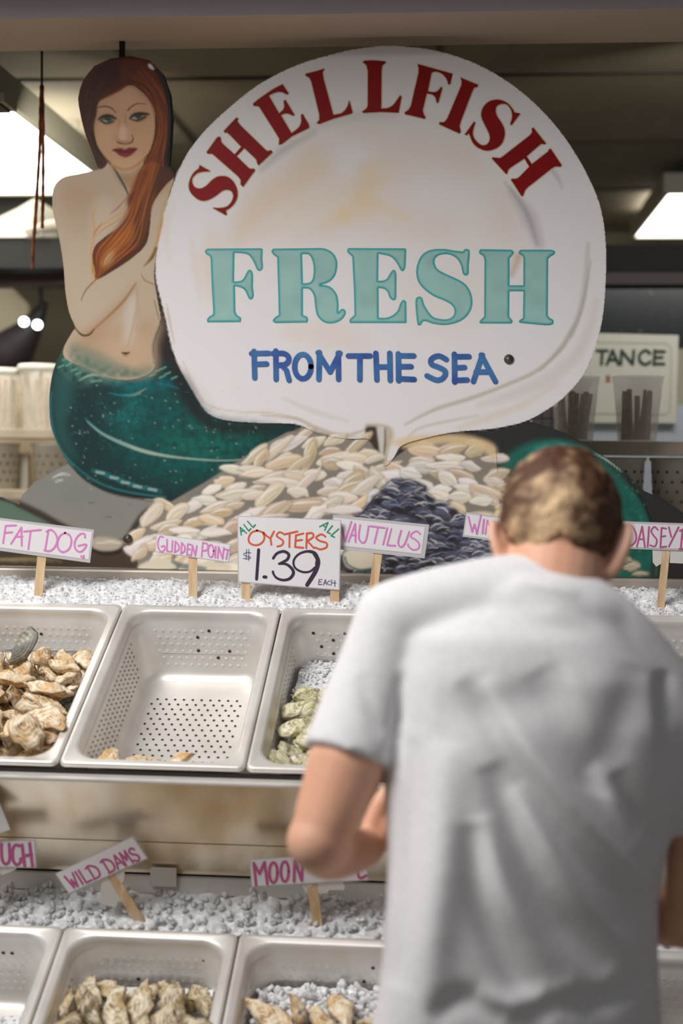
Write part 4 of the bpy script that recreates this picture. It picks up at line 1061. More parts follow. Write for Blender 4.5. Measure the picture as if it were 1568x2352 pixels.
# resting places of the oysters (pan, kind, shell, position, quaternion), settled by gravity in the tilted pans
HEAPS = {
 'A': ('tan ruffled oyster lying in the heap in the leftmost upper pan', 'tan oysters in the leftmost upper pan'),
 'B': None,
 'C': ('greenish cupped oyster lying on ice in the upper pan beside the elbow', 'greenish oysters beside the elbow'),
 'E': ('dark brown oyster in the upper pan at the right edge', 'dark oysters at the right edge'),
 'F': ('small oyster left on the ice in the lower pan cut off by the left edge', 'oysters in the cut off lower pan'),
 'G': ('rough grey beige oyster heaped in the lower pan below the tilted card', 'rough grey oysters in the lower row'),
 'H': ('tan oyster heaped on ice in the lower pan beside the T-shirt', 'tan oysters in the lower row'),
 'J': ('dark oyster in the shaded lower pan at the right edge', 'dark oysters in the lower row'),
}
FOUR = ['leftmost of the four oysters left in the nearly empty pan', 'second from left of the four oysters left in the nearly empty pan',
        'third from left of the four oysters left in the nearly empty pan', 'rightmost of the four oysters left in the nearly empty pan']
RESTS = """
At 0 -0.9628 2.5602 1.0676 0.214 0.024 -0.126 0.968
At 4 -0.8872 2.5458 1.0644 0.473 -0.033 0.362 -0.803
At 4 -0.8331 2.5559 1.069 0.407 -0.083 0.354 -0.838
At 3 -0.9681 2.6121 1.0887 0.285 0.017 -0.308 0.907
At 1 -0.8908 2.6139 1.0901 0.102 0.055 0.201 -0.973
At 2 -0.8224 2.612 1.0951 0.832 -0.066 0.081 -0.545
At 2 -0.9646 2.6802 1.1184 0.428 0.049 0.237 -0.871
At 1 -0.895 2.6761 1.1205 0.049 0.027 -0.044 0.997
At 5 -0.7959 2.6663 1.1163 0.12 -0.086 -0.187 0.971
At 0 -0.9787 2.7336 1.1352 0.068 0.051 -0.345 0.935
At 0 -0.9095 2.7329 1.1345 0.975 -0.002 0.013 -0.221
At 1 -0.8122 2.7406 1.1404 0.963 0.201 -0.042 -0.177
At 3 -0.9521 2.7786 1.1523 0.121 0.025 -0.295 0.948
At 5 -0.8926 2.7855 1.1624 0.696 0.185 -0.01 0.693
At 4 -0.8037 2.7906 1.1598 0.007 -0.044 -0.197 0.979
At 1 -0.9834 2.8476 1.1833 0.871 0.07 0.209 -0.438
At 5 -0.8945 2.8739 1.1924 0.961 0.056 0.155 -0.223
At 4 -0.7905 2.8529 1.1823 0.841 0.209 -0.049 0.497
At 2 -0.945 2.5213 1.0719 0.268 -0.123 -0.507 0.81
At 2 -0.8828 2.5373 1.0933 0.976 -0.012 -0.076 0.204
At 4 -0.7878 2.5341 1.0647 0.954 0.011 -0.223 0.197
At 4 -0.9683 2.5824 1.0965 0.24 0 -0.112 0.964
At 0 -0.8641 2.5867 1.1028 0.961 -0.22 -0.158 0.055
At 0 -0.7689 2.5914 1.0852 0.079 0.907 0.277 0.307
At 5 -0.9563 2.6355 1.1248 0.546 0.121 0.061 -0.827
At 4 -0.86 2.6282 1.1183 0.578 -0.02 -0.085 -0.812
At 0 -0.7923 2.6367 1.1054 0.344 0.164 -0.74 0.554
At 3 -0.9695 2.6989 1.146 0.09 0.029 0.074 -0.993
At 3 -0.8606 2.7141 1.1442 0.95 0.19 0.13 -0.209
At 3 -0.779 2.687 1.1515 0.045 0.224 0.091 -0.969
At 0 -0.9317 2.7456 1.1582 0.964 0.127 -0.159 -0.172
At 2 -0.8535 2.7641 1.1729 0.138 0.12 -0.151 0.972
At 2 -0.7651 2.7555 1.1688 0.614 0.146 -0.161 0.759
At 4 -0.9356 2.8334 1.1853 0.689 -0.052 0.114 -0.714
At 3 -0.8404 2.8432 1.1846 0.574 -0.011 0.288 -0.766
At 4 -0.7652 2.8357 1.2035 0.62 0.059 -0.083 0.778
At 0 -0.992 2.517 1.0626 0.025 -0.819 -0.38 0.429
At 1 -0.9226 2.5014 1.0979 0.856 0.098 -0.172 0.477
At 5 -0.9901 2.5375 1.0931 0.461 -0.041 -0.279 0.842
At 4 -0.9007 2.5609 1.1131 0.837 0.211 -0.333 -0.379
At 3 -0.7742 2.5618 1.1011 0.362 0.01 -0.202 0.91
At 1 -1.0044 2.6029 1.1412 0.934 0.234 0.248 -0.105
At 4 -0.913 2.6302 1.1166 0.949 -0.098 -0.216 -0.206
At 1 -0.802 2.6073 1.127 0.171 0.158 -0.827 0.512
At 2 -0.995 2.6566 1.1585 0.3 -0.164 0.429 -0.836
At 1 -0.8978 2.681 1.149 0.856 0.077 0.136 -0.492
At 2 -0.8254 2.6843 1.1517 0.566 0.294 -0.067 -0.767
At 1 -0.9776 2.748 1.1717 0.982 0.071 0.036 -0.172
At 0 -0.8908 2.7247 1.1761 0.802 -0.028 0.192 -0.565
At 3 -0.8076 2.7424 1.1808 0.76 -0.267 0.211 -0.554
At 5 -0.9745 2.8164 1.1968 0.511 0.188 -0.044 0.838
At 2 -0.8935 2.8188 1.1971 0.233 0.164 0.076 0.956
At 2 -0.804 2.8141 1.2018 0.355 -0.196 -0.454 0.793
At 2 -0.9553 2.4966 1.1105 0.725 0.198 -0.167 -0.638
At 0 -0.8545 2.5448 1.1248 0.73 -0.167 0.415 -0.517
At 1 -0.7807 2.5306 1.1012 0.464 -0.018 -0.561 0.685
At 2 -0.9985 2.5605 1.1308 0.759 0.516 0.032 0.396
At 3 -0.9208 2.5854 1.1286 0.04 -0.162 0.093 0.982
At 3 -0.7622 2.5623 1.1286 0.234 0.008 -0.384 0.893
At 4 -0.9595 2.6423 1.1595 0.471 -0.063 0.16 -0.865
At 1 -0.8944 2.6332 1.1552 0.549 0.15 0.142 -0.81
At 3 -0.7831 2.6273 1.1455 0.051 0.183 -0.015 0.982
At 3 -0.9513 2.6875 1.178 0.878 -0.103 0.022 0.466
At 0 -0.8558 2.654 1.1508 0.648 -0.466 0.362 -0.482
At 0 -0.7673 2.7025 1.1804 0.768 -0.165 -0.112 0.609
At 5 -0.9305 2.7671 1.1951 0.787 -0.006 0.226 -0.574
At 5 -0.8461 2.8113 1.2042 0.765 -0.165 0.377 -0.495
At 2 -0.7831 2.7478 1.1983 0.211 0.103 0.067 0.97
At 2 -1.0267 2.5073 1.1241 0.012 0.807 -0.122 -0.578
At 0 -0.9055 2.4935 1.1225 0.842 0.065 0.316 -0.432
At 2 -0.822 2.5367 1.1102 0.543 -0.372 -0.451 0.603
At 0 -0.9323 2.5464 1.1255 0.963 -0.04 -0.066 -0.258
At 1 -0.7815 2.5016 1.1232 0.818 0.435 0.28 -0.252
At 2 -1.0059 2.6075 1.1769 0.486 0.061 -0.107 0.865
At 1 -0.9441 2.5809 1.1517 0.716 0.022 0.199 -0.669
At 4 -0.7881 2.6543 1.171 0.06 0.073 -0.021 0.995
At 0 -0.9852 2.6915 1.1844 0.821 -0.278 -0.141 0.479
At 3 -0.9002 2.6027 1.1668 0.136 -0.348 -0.917 -0.141
At 5 -0.9933 2.78 1.1984 0.377 -0.41 -0.409 0.723
At 2 -0.8621 2.729 1.1901 0.124 -0.496 -0.54 -0.669
At 5 -0.8734 2.6851 1.1841 0.049 -0.065 -0.996 0.023
At 2 -0.85 2.4974 1.1069 0.354 0.654 -0.632 0.217
Bt 5 -0.6405 2.5556 1.058 0.798 0.054 0.029 -0.599
Bt 3 -0.5789 2.559 1.0554 0.49 -0.115 -0.011 -0.864
Bt 3 -0.5178 2.5625 1.0586 0.736 -0.131 -0.157 0.646
Bt 0 -0.4663 2.5269 1.0321 0.093 0.218 0.771 -0.591
Cg 2 -0.3178 2.5253 1.0675 0.251 0.855 -0.385 -0.24
Cg 1 -0.2318 2.5541 1.0781 0.697 0.053 -0.128 0.704
Cg 2 -0.1428 2.5414 1.0776 0.416 0.068 0.461 -0.781
Cg 5 -0.2882 2.5902 1.0896 0.638 -0.217 -0.386 0.63
Cg 1 -0.2248 2.6095 1.0981 0.797 -0.004 -0.007 -0.604
Cg 4 -0.1328 2.584 1.0965 0.265 -0.175 0.78 -0.539
Cg 3 -0.3052 2.642 1.108 0.315 0.057 0.145 -0.936
Cg 2 -0.2184 2.6544 1.1191 0.439 -0.217 -0.08 -0.868
Cg 1 -0.1332 2.631 1.1079 0.924 0.329 0.185 0.05
Cg 5 -0.3049 2.703 1.1306 0.209 -0.022 0.183 -0.96
Cg 2 -0.2241 2.691 1.1351 0.257 0.214 -0.283 -0.899
Cg 0 -0.1501 2.6994 1.129 0.297 0.117 0.418 -0.85
Cg 2 -0.296 2.7468 1.1503 0.908 0.237 0.079 0.337
Cg 4 -0.2259 2.7517 1.1545 0.508 0.25 0.178 -0.805
Cg 0 -0.1433 2.7461 1.1414 0.185 0.098 0.164 -0.964
Cg 0 -0.254 2.525 1.0707 0.482 0.782 -0.376 0.121
Cg 0 -0.1828 2.5063 1.0649 0.912 -0.235 0.25 0.225
Cg 1 -0.114 2.5151 1.0654 0.257 0.037 0.768 -0.585
Cg 0 -0.2604 2.5775 1.1138 0.156 -0.182 0.395 -0.887
Cg 5 -0.1856 2.5587 1.0901 0.672 0.442 0.362 0.471
Cg 3 -0.0886 2.5691 1.0843 0.722 -0.153 0.45 -0.503
Cg 2 -0.2708 2.6306 1.1248 0.321 -0.328 -0.076 -0.885
Cg 2 -0.2046 2.5733 1.1165 0.457 0.667 0.16 0.566
Cg 3 -0.109 2.6056 1.1197 0.927 -0.196 0.196 0.252
Cg 0 -0.2805 2.682 1.1291 0.736 0.656 0.056 0.157
Cg 4 -0.1619 2.66 1.1282 0.966 0.05 -0.192 -0.164
Cg 0 -0.0874 2.6584 1.1161 0.489 0.422 0.043 0.762
Cg 4 -0.2542 2.7085 1.1604 0.565 -0.274 -0.239 0.741
Cg 1 -0.1674 2.7767 1.1667 0.871 0.141 0.253 -0.398
Cg 2 -0.0961 2.7127 1.1383 0.006 0.705 0.447 0.551
Cg 0 -0.274 2.5 1.0781 0.115 -0.09 -0.812 0.565
Cg 0 -0.3099 2.5611 1.0801 0.282 0.847 -0.347 -0.289
Cg 4 -0.2564 2.5342 1.1076 0.01 -0.946 0.304 -0.108
Cg 3 -0.1518 2.5119 1.0958 0.361 0.128 0.372 -0.846
Ed 2 0.3501 2.6143 1.098 0.819 0.227 0.186 -0.493
Ed 2 0.45 2.6245 1.1027 0.356 0.098 0.096 -0.924
Ed 2 0.515 2.5916 1.0937 0.635 -0.1 0.228 -0.731
Ed 0 0.389 2.6715 1.1186 0.948 0.099 0.091 0.289
Ed 0 0.4444 2.6772 1.1223 0.401 0.114 -0.081 0.905
Ed 0 0.5297 2.6761 1.1221 0.688 -0.03 -0.014 0.725
Ed 5 0.384 2.7268 1.1467 0.916 0.067 0.191 -0.346
Ed 2 0.473 2.7117 1.1391 0.392 0.392 0.014 0.832
Ed 0 0.5213 2.7294 1.142 0.605 -0 0.097 -0.791
Ed 1 0.3749 2.7738 1.1641 0.099 0.054 -0.252 0.961
Ed 3 0.4629 2.7867 1.1645 0.078 -0.022 -0.042 0.996
Ed 5 0.5263 2.782 1.1682 0.327 0.058 -0.076 0.94
Ed 3 0.4036 2.8179 1.1827 0.248 0.953 0.033 0.169
Ed 0 0.459 2.8172 1.1801 0.137 0.059 0.863 -0.482
Ed 5 0.581 2.7967 1.1742 0.603 0.199 0.211 -0.743
Ed 3 0.3941 2.5842 1.0934 0.941 0.143 0.182 -0.246
Ed 3 0.4731 2.588 1.0938 0.628 0.101 0.443 -0.633
Ed 1 0.5556 2.5916 1.0919 0.787 -0.149 0.345 -0.489
Ed 2 0.4016 2.6397 1.1195 0.181 -0.041 0.388 -0.903
Ed 2 0.4918 2.6516 1.1234 0.908 -0.216 0.246 -0.262
Ed 1 0.5526 2.5143 1.0683 0.452 0.098 -0.284 -0.84
Ed 0 0.4343 2.7174 1.1495 0.101 0.399 -0.765 0.495
Fr 1 -0.9868 2.1638 0.4884 0.75 -0.007 0.122 -0.65
Fr 2 -0.9288 2.1289 0.4723 0.015 -0.027 0.77 -0.637
Fr 1 -0.7929 2.1414 0.4735 0.172 0.952 0.038 0.251
Fr 2 -0.9092 2.1762 0.4913 0.963 0.185 0.065 0.182
Gr 2 -0.5268 2.1656 0.43 0.083 0.061 0.987 -0.124
Gr 3 -0.6172 2.1704 0.4289 0.005 0.037 0.992 0.12
Gr 3 -0.6294 2.2275 0.5692 0.782 0.188 -0.169 0.57
Gr 3 -0.5398 2.231 0.57 0.041 0.581 0.789 0.193
Gr 5 -0.465 2.243 0.5788 0.89 0.319 -0.099 0.31
Gr 5 -0.6435 2.2961 0.6051 0.797 0.56 0.179 -0.141
Gr 1 -0.5118 2.302 0.6062 0.746 0.247 0.426 -0.449
Gr 3 -0.4854 2.2609 0.603 0.794 -0.385 -0.09 0.462
Gr 0 -0.6376 2.3711 0.6199 0.735 0.075 -0.202 0.643
Gr 1 -0.5863 2.3443 0.6147 0.807 0.204 0.045 -0.553
Gr 5 -0.5038 2.381 0.6294 0.721 -0.094 0.282 -0.626
Gr 3 -0.6339 2.4542 0.6626 0.252 -0.161 -0.222 0.928
Gr 5 -0.5711 2.451 0.6513 0.955 0.16 -0.045 0.245
Gr 1 -0.5001 2.4578 0.6562 0.959 0.066 0.217 -0.172
Gr 1 -0.5523 2.1511 0.5421 0.933 0.246 0.08 -0.251
Gr 2 -0.464 2.1842 0.557 0.051 -0.189 -0.979 -0.06
Gr 2 -0.4723 2.1362 0.5355 0.886 -0.309 0.187 -0.292
Gr 2 -0.6034 2.1733 0.5753 0.547 -0.011 -0.023 0.837
Gr 3 -0.507 2.1954 0.5874 0.031 0.847 -0.505 -0.165
Gr 2 -0.597 2.2195 0.596 0.937 -0.2 0.281 -0.055
Gr 1 -0.577 2.0998 0.5458 0.019 -0.489 -0.028 -0.872
Gr 4 -0.6486 2.3167 0.6398 0.483 -0.771 -0.249 0.333
Gr 3 -0.5388 2.327 0.6381 0.79 -0.203 -0.427 0.39
Gr 0 -0.4604 2.3619 0.6259 0.379 -0.212 0.412 -0.801
Gr 1 -0.6399 2.4148 0.6696 0.48 -0.023 -0.44 0.758
Gr 3 -0.5552 2.4039 0.658 0.823 0.224 -0.427 0.301
Gr 3 -0.4503 2.4569 0.654 0.684 -0.3 0.305 -0.59
Gr 5 -0.6057 2.1495 0.5394 0.121 -0.248 -0.943 -0.185
Gr 0 -0.4847 2.1083 0.5163 0.21 -0.126 -0.503 0.829
Gr 0 -0.6644 2.1421 0.5458 0.099 0.804 -0.572 0.124
Gr 5 -0.5251 2.1211 0.553 0.35 -0.598 0.721 -0.016
Gr 1 -0.6688 2.1718 0.57 0.179 0.907 0.331 0.191
Gr 3 -0.5581 2.2542 0.6003 0.559 -0.29 -0.459 0.627
Gr 1 -0.4369 2.2989 0.6485 0.188 -0.225 0.777 0.558
Gr 0 -0.6719 2.3862 0.6501 0.727 0.092 -0.658 0.172
Gr 4 -0.5834 2.3851 0.6636 0.673 0.325 0.014 -0.664
Gr 4 -0.4876 2.4143 0.6656 0.765 -0.042 0.347 -0.54
Gr 0 -0.6463 2.1073 0.5027 0.13 0.146 -0.825 0.53
Gr 2 -0.6313 2.0897 0.5319 0.107 -0.246 0.018 -0.963
Gr 2 -0.5916 2.258 0.6149 0.737 -0.405 0.339 -0.422
Gr 1 -0.4474 2.2011 0.5882 0.305 0.33 0.034 0.893
Gr 0 -0.6666 2.348 0.6301 0.112 0.495 -0.379 -0.774
Gr 4 -0.6251 2.3636 0.666 0.822 -0.25 0.431 -0.275
Gr 5 -0.4787 2.3304 0.6514 0.727 0.185 0.372 -0.547
Ht 3 -0.3494 2.127 0.5369 0.577 0.24 -0.175 0.761
Ht 4 -0.2324 2.1262 0.5358 0.595 0.205 0.11 -0.77
Ht 0 -0.1466 2.1355 0.537 0.469 0.114 0.103 -0.87
Ht 0 -0.3379 2.2052 0.575 0.113 0.06 -0.09 0.988
Ht 5 -0.258 2.1702 0.5727 0.228 0.282 -0.022 -0.932
Ht 3 -0.1582 2.1843 0.5631 0.136 0.033 0.133 -0.981
Ht 4 -0.3049 2.2613 0.5973 0.831 0.009 0.154 -0.534
Ht 5 -0.2252 2.2186 0.5866 0.186 -0.172 0.763 -0.595
Ht 5 -0.2103 2.1683 0.5751 0.659 -0.167 -0.038 0.732
Ht 5 -0.3221 2.3018 0.6286 0.984 -0.057 0.171 0.01
Ht 2 -0.2498 2.3403 0.6325 0.806 0.166 0.157 -0.546
Ht 0 -0.1724 2.3594 0.638 0.894 0.053 0.007 0.445
Ht 5 -0.3206 2.397 0.6591 0.893 0.409 -0.009 -0.186
Ht 3 -0.2266 2.3989 0.651 0.89 -0.056 0.168 -0.421
Ht 0 -0.1423 2.399 0.6532 0.056 -0.191 0.961 -0.191
Ht 1 -0.1888 2.099 0.5111 0.035 -0.09 0.942 -0.321
Ht 1 -0.3063 2.1692 0.5728 0.22 0.307 0.41 -0.83
Ht 4 -0.1647 2.1497 0.565 0.189 0.039 0.17 -0.966
Ht 0 -0.1151 2.1434 0.5506 0.596 0.415 0.471 0.501
Ht 4 -0.332 2.2501 0.5956 0.239 0.801 -0.518 -0.181
Ht 1 -0.1788 2.094 0.5506 0.213 -0.158 0.319 -0.91
Ht 5 -0.1148 2.2413 0.6012 0.742 0.046 0.421 -0.52
Ht 3 -0.2654 2.2556 0.6017 0.704 -0.277 0.513 -0.407
Ht 4 -0.2264 2.2915 0.6189 0.249 -0.223 0.302 -0.893
Ht 4 -0.1341 2.3134 0.6298 0.092 -0.256 -0.166 0.948
Ht 4 -0.271 2.3979 0.6686 0.582 0.29 0.416 0.635
Ht 5 -0.1993 2.4086 0.6658 0.504 0.033 -0.129 0.854
Ht 0 -0.1187 2.358 0.638 0.583 -0.104 -0.303 0.747
Ht 1 -0.32 2.1322 0.5663 0.845 0.489 0.166 0.136
Ht 3 -0.2543 2.0929 0.5463 0.27 -0.433 -0.836 0.203
Ht 0 -0.3581 2.1788 0.5839 0.632 -0.589 0.486 0.133
Ht 5 -0.3007 2.2253 0.6143 0.388 0.209 -0.195 0.876
Ht 1 -0.2194 2.2518 0.5996 0.146 -0.321 0.774 -0.526
Ht 2 -0.1634 2.2751 0.607 0.802 0.471 0.076 -0.359
Ht 5 -0.3234 2.3405 0.6434 0.664 0.631 -0.351 -0.193
Ht 0 -0.2095 2.3375 0.6474 0.765 -0.032 -0.294 0.571
Ht 1 -0.1613 2.3046 0.6488 0.131 0.15 0.078 -0.977
Ht 0 -0.2915 2.1036 0.5209 0.309 0.006 -0.929 -0.201
Ht 0 -0.2206 2.0921 0.5476 0.879 0.002 0.195 -0.434
Jd 4 0.3413 2.1632 0.4277 0.983 -0.127 0.101 0.08
Jd 1 0.4109 2.172 0.4313 0.848 -0.03 -0.077 0.523
Jd 5 0.4789 2.1672 0.4321 0.226 -0.158 -0.143 0.951
Jd 0 0.3451 2.1867 0.4455 0.257 0.374 0.734 -0.506
Jd 2 0.4033 2.2067 0.4548 0.636 -0.024 -0.023 0.771
Jd 3 0.4708 2.2069 0.4427 0.96 0.274 -0.028 0.054
Jd 0 0.3549 2.2071 0.449 0.134 -0.267 -0.49 -0.819
Jd 4 0.4013 2.2669 0.4725 0.916 0.24 -0.068 0.316
Jd 3 0.452 2.2445 0.463 0.756 0.649 -0.017 0.087
Jd 0 0.3428 2.2317 0.4611 0.815 -0.553 0.021 -0.171
"""
rest = [l.split() for l in RESTS.strip().splitlines()]
four = sorted([r for r in rest if r[0][0] == 'B'], key=lambda r: float(r[2]))
for r in rest:
    o = bpy.data.objects.new('oyster', OV[r[0][1]][int(r[1])]); COL.objects.link(o)
    v = [float(x) for x in r[2:]]
    o.location = v[:3]; o.rotation_mode = 'QUATERNION'; o.rotation_quaternion = v[3:]
    h = HEAPS[r[0][0]]
    if h: tag(o, h[0], 'oyster', h[1])
    else: tag(o, FOUR[four.index(r)], 'oyster', 'last oysters in the nearly empty pan')
me = oyster_mesh('oyster_shell_slate', 991, 0.094, 0.048, 0.022, 0.22); me.materials.append(OMAT['s'])
o = bpy.data.objects.new('oyster', me); COL.objects.link(o)
o.location = at(54, 1484, 2.725); o.rotation_euler = (math.radians(58), math.radians(-50), math.radians(0))
tag(o, 'smooth slate grey oyster standing on top of the leftmost heap', 'oyster')
# ---------------------------------------------------------------- cards on sticks
PINK = mat('ink_pink', (230,136,206), 0.6)
PINKD = mat('ink_deep_pink', (200,92,150), 0.6)
INK = {'p': PINK, 'd': PINKD, 'o': mat('ink_orange', (226,98,58), 0.6), 'g': mat('ink_green', (28,150,112), 0.6), 'k': mat('ink_plum', (58,42,66), 0.6), 'v': mat('ink_violet', (104,96,140), 0.6), 'r': mat('ink_red', (186,84,60), 0.6), 'n': mat('ink_dark_green', (44,74,52), 0.6)}
YUP = lambda v: 2.992
YLO = lambda v: 2.487+(v-1880)*0.00026
def card(label, corners, border, inks, sticks, Yf, tabs=(), group='name cards on sticks', name='name_card'):
    """corners TL TR BR BL in photo pixels; inks: (key, width, strokes, part name); sticks: (top centre, bottom centre, width)"""
    pos = lambda u, v, off: at(u, v, Yf(v))+Vector((0, -off, 0))
    c = np.mean(np.array(corners), 0)
    st = sticks[0] if sticks else (tuple(c), tuple(c), 1)
    root = empty(name, pos(st[1][0], st[1][1]+12, 0), label, 'card', group)
    def plate(nm, C, th, off, m):
        vs = [pos(u, v, off+th) for u, v in C]+[pos(u, v, off) for u, v in C]
        o = mesh(nm, vs, [(3, 2, 1, 0), (4, 5, 6, 7), (0, 1, 5, 4), (1, 2, 6, 5), (2, 3, 7, 6), (3, 0, 4, 7)], m, root)
        bm = bmesh.new(); bm.from_mesh(o.data); bmesh.ops.recalc_face_normals(bm, faces=bm.faces); bm.to_mesh(o.data); bm.free()
        return o
    P = [np.array(p, float) for p in corners]
    plate('laminate', corners, 0.0012, 0.0, CARD_E)
    l, t, r_, b = border
    ex = (P[1]-P[0]); ex /= np.linalg.norm(ex); ey = (P[3]-P[0]); ey /= np.linalg.norm(ey)
    inner = [P[0]+ex*l+ey*t, P[1]-ex*r_+ey*t, P[2]-ex*r_-ey*b, P[3]+ex*l-ey*b]
    plate('paper', inner, 0.0006, 0.0012, CARD)
    for key, w, S, nm in inks:
        pen(S, w, 0, 0.0022, nm, INK[key], root, pos)
    for (a, b2, w) in sticks:
        a = np.array(a, float); b2 = np.array(b2, float); d = (b2-a)/np.linalg.norm(b2-a); q = np.array([-d[1], d[0]])
        a2 = a-d*18; b3 = b2+d*22
        vs = [pos(*(p+q*s*w/2), o_) for o_ in (-0.0006, -0.0040) for p, s in ((a2, 1), (a2, -1), (b3, -1), (b3, 1))]
        o = mesh('stick', vs, [(0, 1, 2, 3), (7, 6, 5, 4), (0, 4, 5, 1), (1, 5, 6, 2), (2, 6, 7, 3), (3, 7, 4, 0)], WOOD, root)
        bm = bmesh.new(); bm.from_mesh(o.data); bmesh.ops.recalc_face_normals(bm, faces=bm.faces); bm.to_mesh(o.data); bm.free()
    for T_ in tabs:
        n = len(T_)
        vs = [pos(u, v, -0.0005) for u, v in T_]+[pos(u, v, -0.0011) for u, v in T_]
        mesh('tape_flap', vs, [tuple(range(n))[::-1], tuple(range(n, 2*n))]+[(i, (i+1) % n, n+(i+1) % n, n+i) for i in range(n)], mat('tape_white', (226,222,216), 0.4), root)
    return root
Z3 = lambda *S: [zm(0, 1170, .15306, s) for s in S]
Z4 = lambda *S: [zm(340, 1170, .29337, s) for s in S]
Z5 = lambda *S: [zm(750, 1170, .15944, s) for s in S]
Z6 = lambda *S: [zm(1040, 1150, .33673, s) for s in S]
Z7 = lambda *S: [zm(0, 1820, .22321, s) for s in S]
Z8 = lambda *S: [zm(420, 1780, .3699, s) for s in S]
card('large white card on a stick with two thin pink words, leftmost behind the upper pans', Z3([(-215,100),(1412,305),(1352,802),(-262,585)])[0], (6,6,4,7.5),
  [('p', 4.2, Z3([(90,245),(50,505)],[(90,245),(245,238)],[(75,350),(185,340)],[(325,270),(170,515)],[(325,270),(330,545)],[(235,412),(340,405)],[(365,330),(620,305)],[(465,320),(428,600)],
    [(730,315),(680,610)],[(700,330),(770,305),(840,370),(862,470),(820,570),(750,622),(670,612)],[(975,350),(1050,390),(1075,480),(1040,590),(950,640),(880,590),(868,490),(910,390),(985,350)],
    [(1280,420),(1270,370),(1215,366),(1150,430),(1120,530),(1150,610),(1210,637),(1270,590),(1297,525),(1180,545)],[(1220,700),(1240,722)],[(1260,690),(1262,725)]), 'lettering')],
  [(Z3([(625,680)])[0][0], Z3([(560,1400)])[0][0], 20)], YUP)
card('small white card on a stick with two neat pink words, left of the price card', Z4([(65,190),(648,272),(635,420),(55,335)])[0], (2,2,2,2),
  [('p', 3.6, Z4([(120,218),(95,213),(78,260),(86,312),(110,330),(132,310),(128,285),(106,292)],[(150,235),(148,325)],[(148,325),(176,331)],[(192,245),(188,330)],
    [(215,250),(210,335)],[(213,252),(240,278),(240,315),(208,336)],[(265,260),(258,345)],[(263,260),(287,288),(285,325),(256,346)],[(312,270),(305,352)],[(312,270),(336,275)],[(308,310),(329,312)],[(305,352),(331,357)],
    [(340,362),(348,280)],[(348,280),(370,362)],[(370,362),(382,285)],[(430,258),(420,368)],[(428,262),(462,268),(468,300),(450,322),(424,320)],ell(492,325,22,48),[(530,290),(525,378)],
    [(545,380),(552,292)],[(552,292),(583,385)],[(583,385),(594,300)],[(600,312),(642,318)],[(625,315),(612,388)]), 'lettering')],
  [(Z4([(349,395)])[0][0], Z4([(350,742)])[0][0], 20)], YUP)
card('white card on a stick with one tall pink word, overlapped by the price card', Z5([(95,75),(1478,220),(1410,705),(27,560)])[0], (3,7,9,9),
  [('p', 4.0, Z5([(150,440),(195,200)],[(205,205),(265,460)],[(265,460),(355,175)],[(315,465),(410,205)],[(410,205),(415,468)],[(345,375),(420,370)],[(482,225),(462,400),(510,478),(565,440),(605,240)],
    [(630,240),(830,265)],[(740,260),(685,485)],[(872,265),(812,505)],[(932,280),(870,515)],[(870,515),(990,522)],[(1072,305),(1028,480),(1075,540),(1130,480),(1188,320)],
    [(1345,355),(1300,315),(1235,340),(1212,395),(1270,430),(1330,490),(1322,560),(1250,582),(1185,540),(1170,500)]), 'lettering')],
  [(Z5([(743,592)])[0][0], Z5([(655,1270)])[0][0], 20)], lambda v: 3.004)
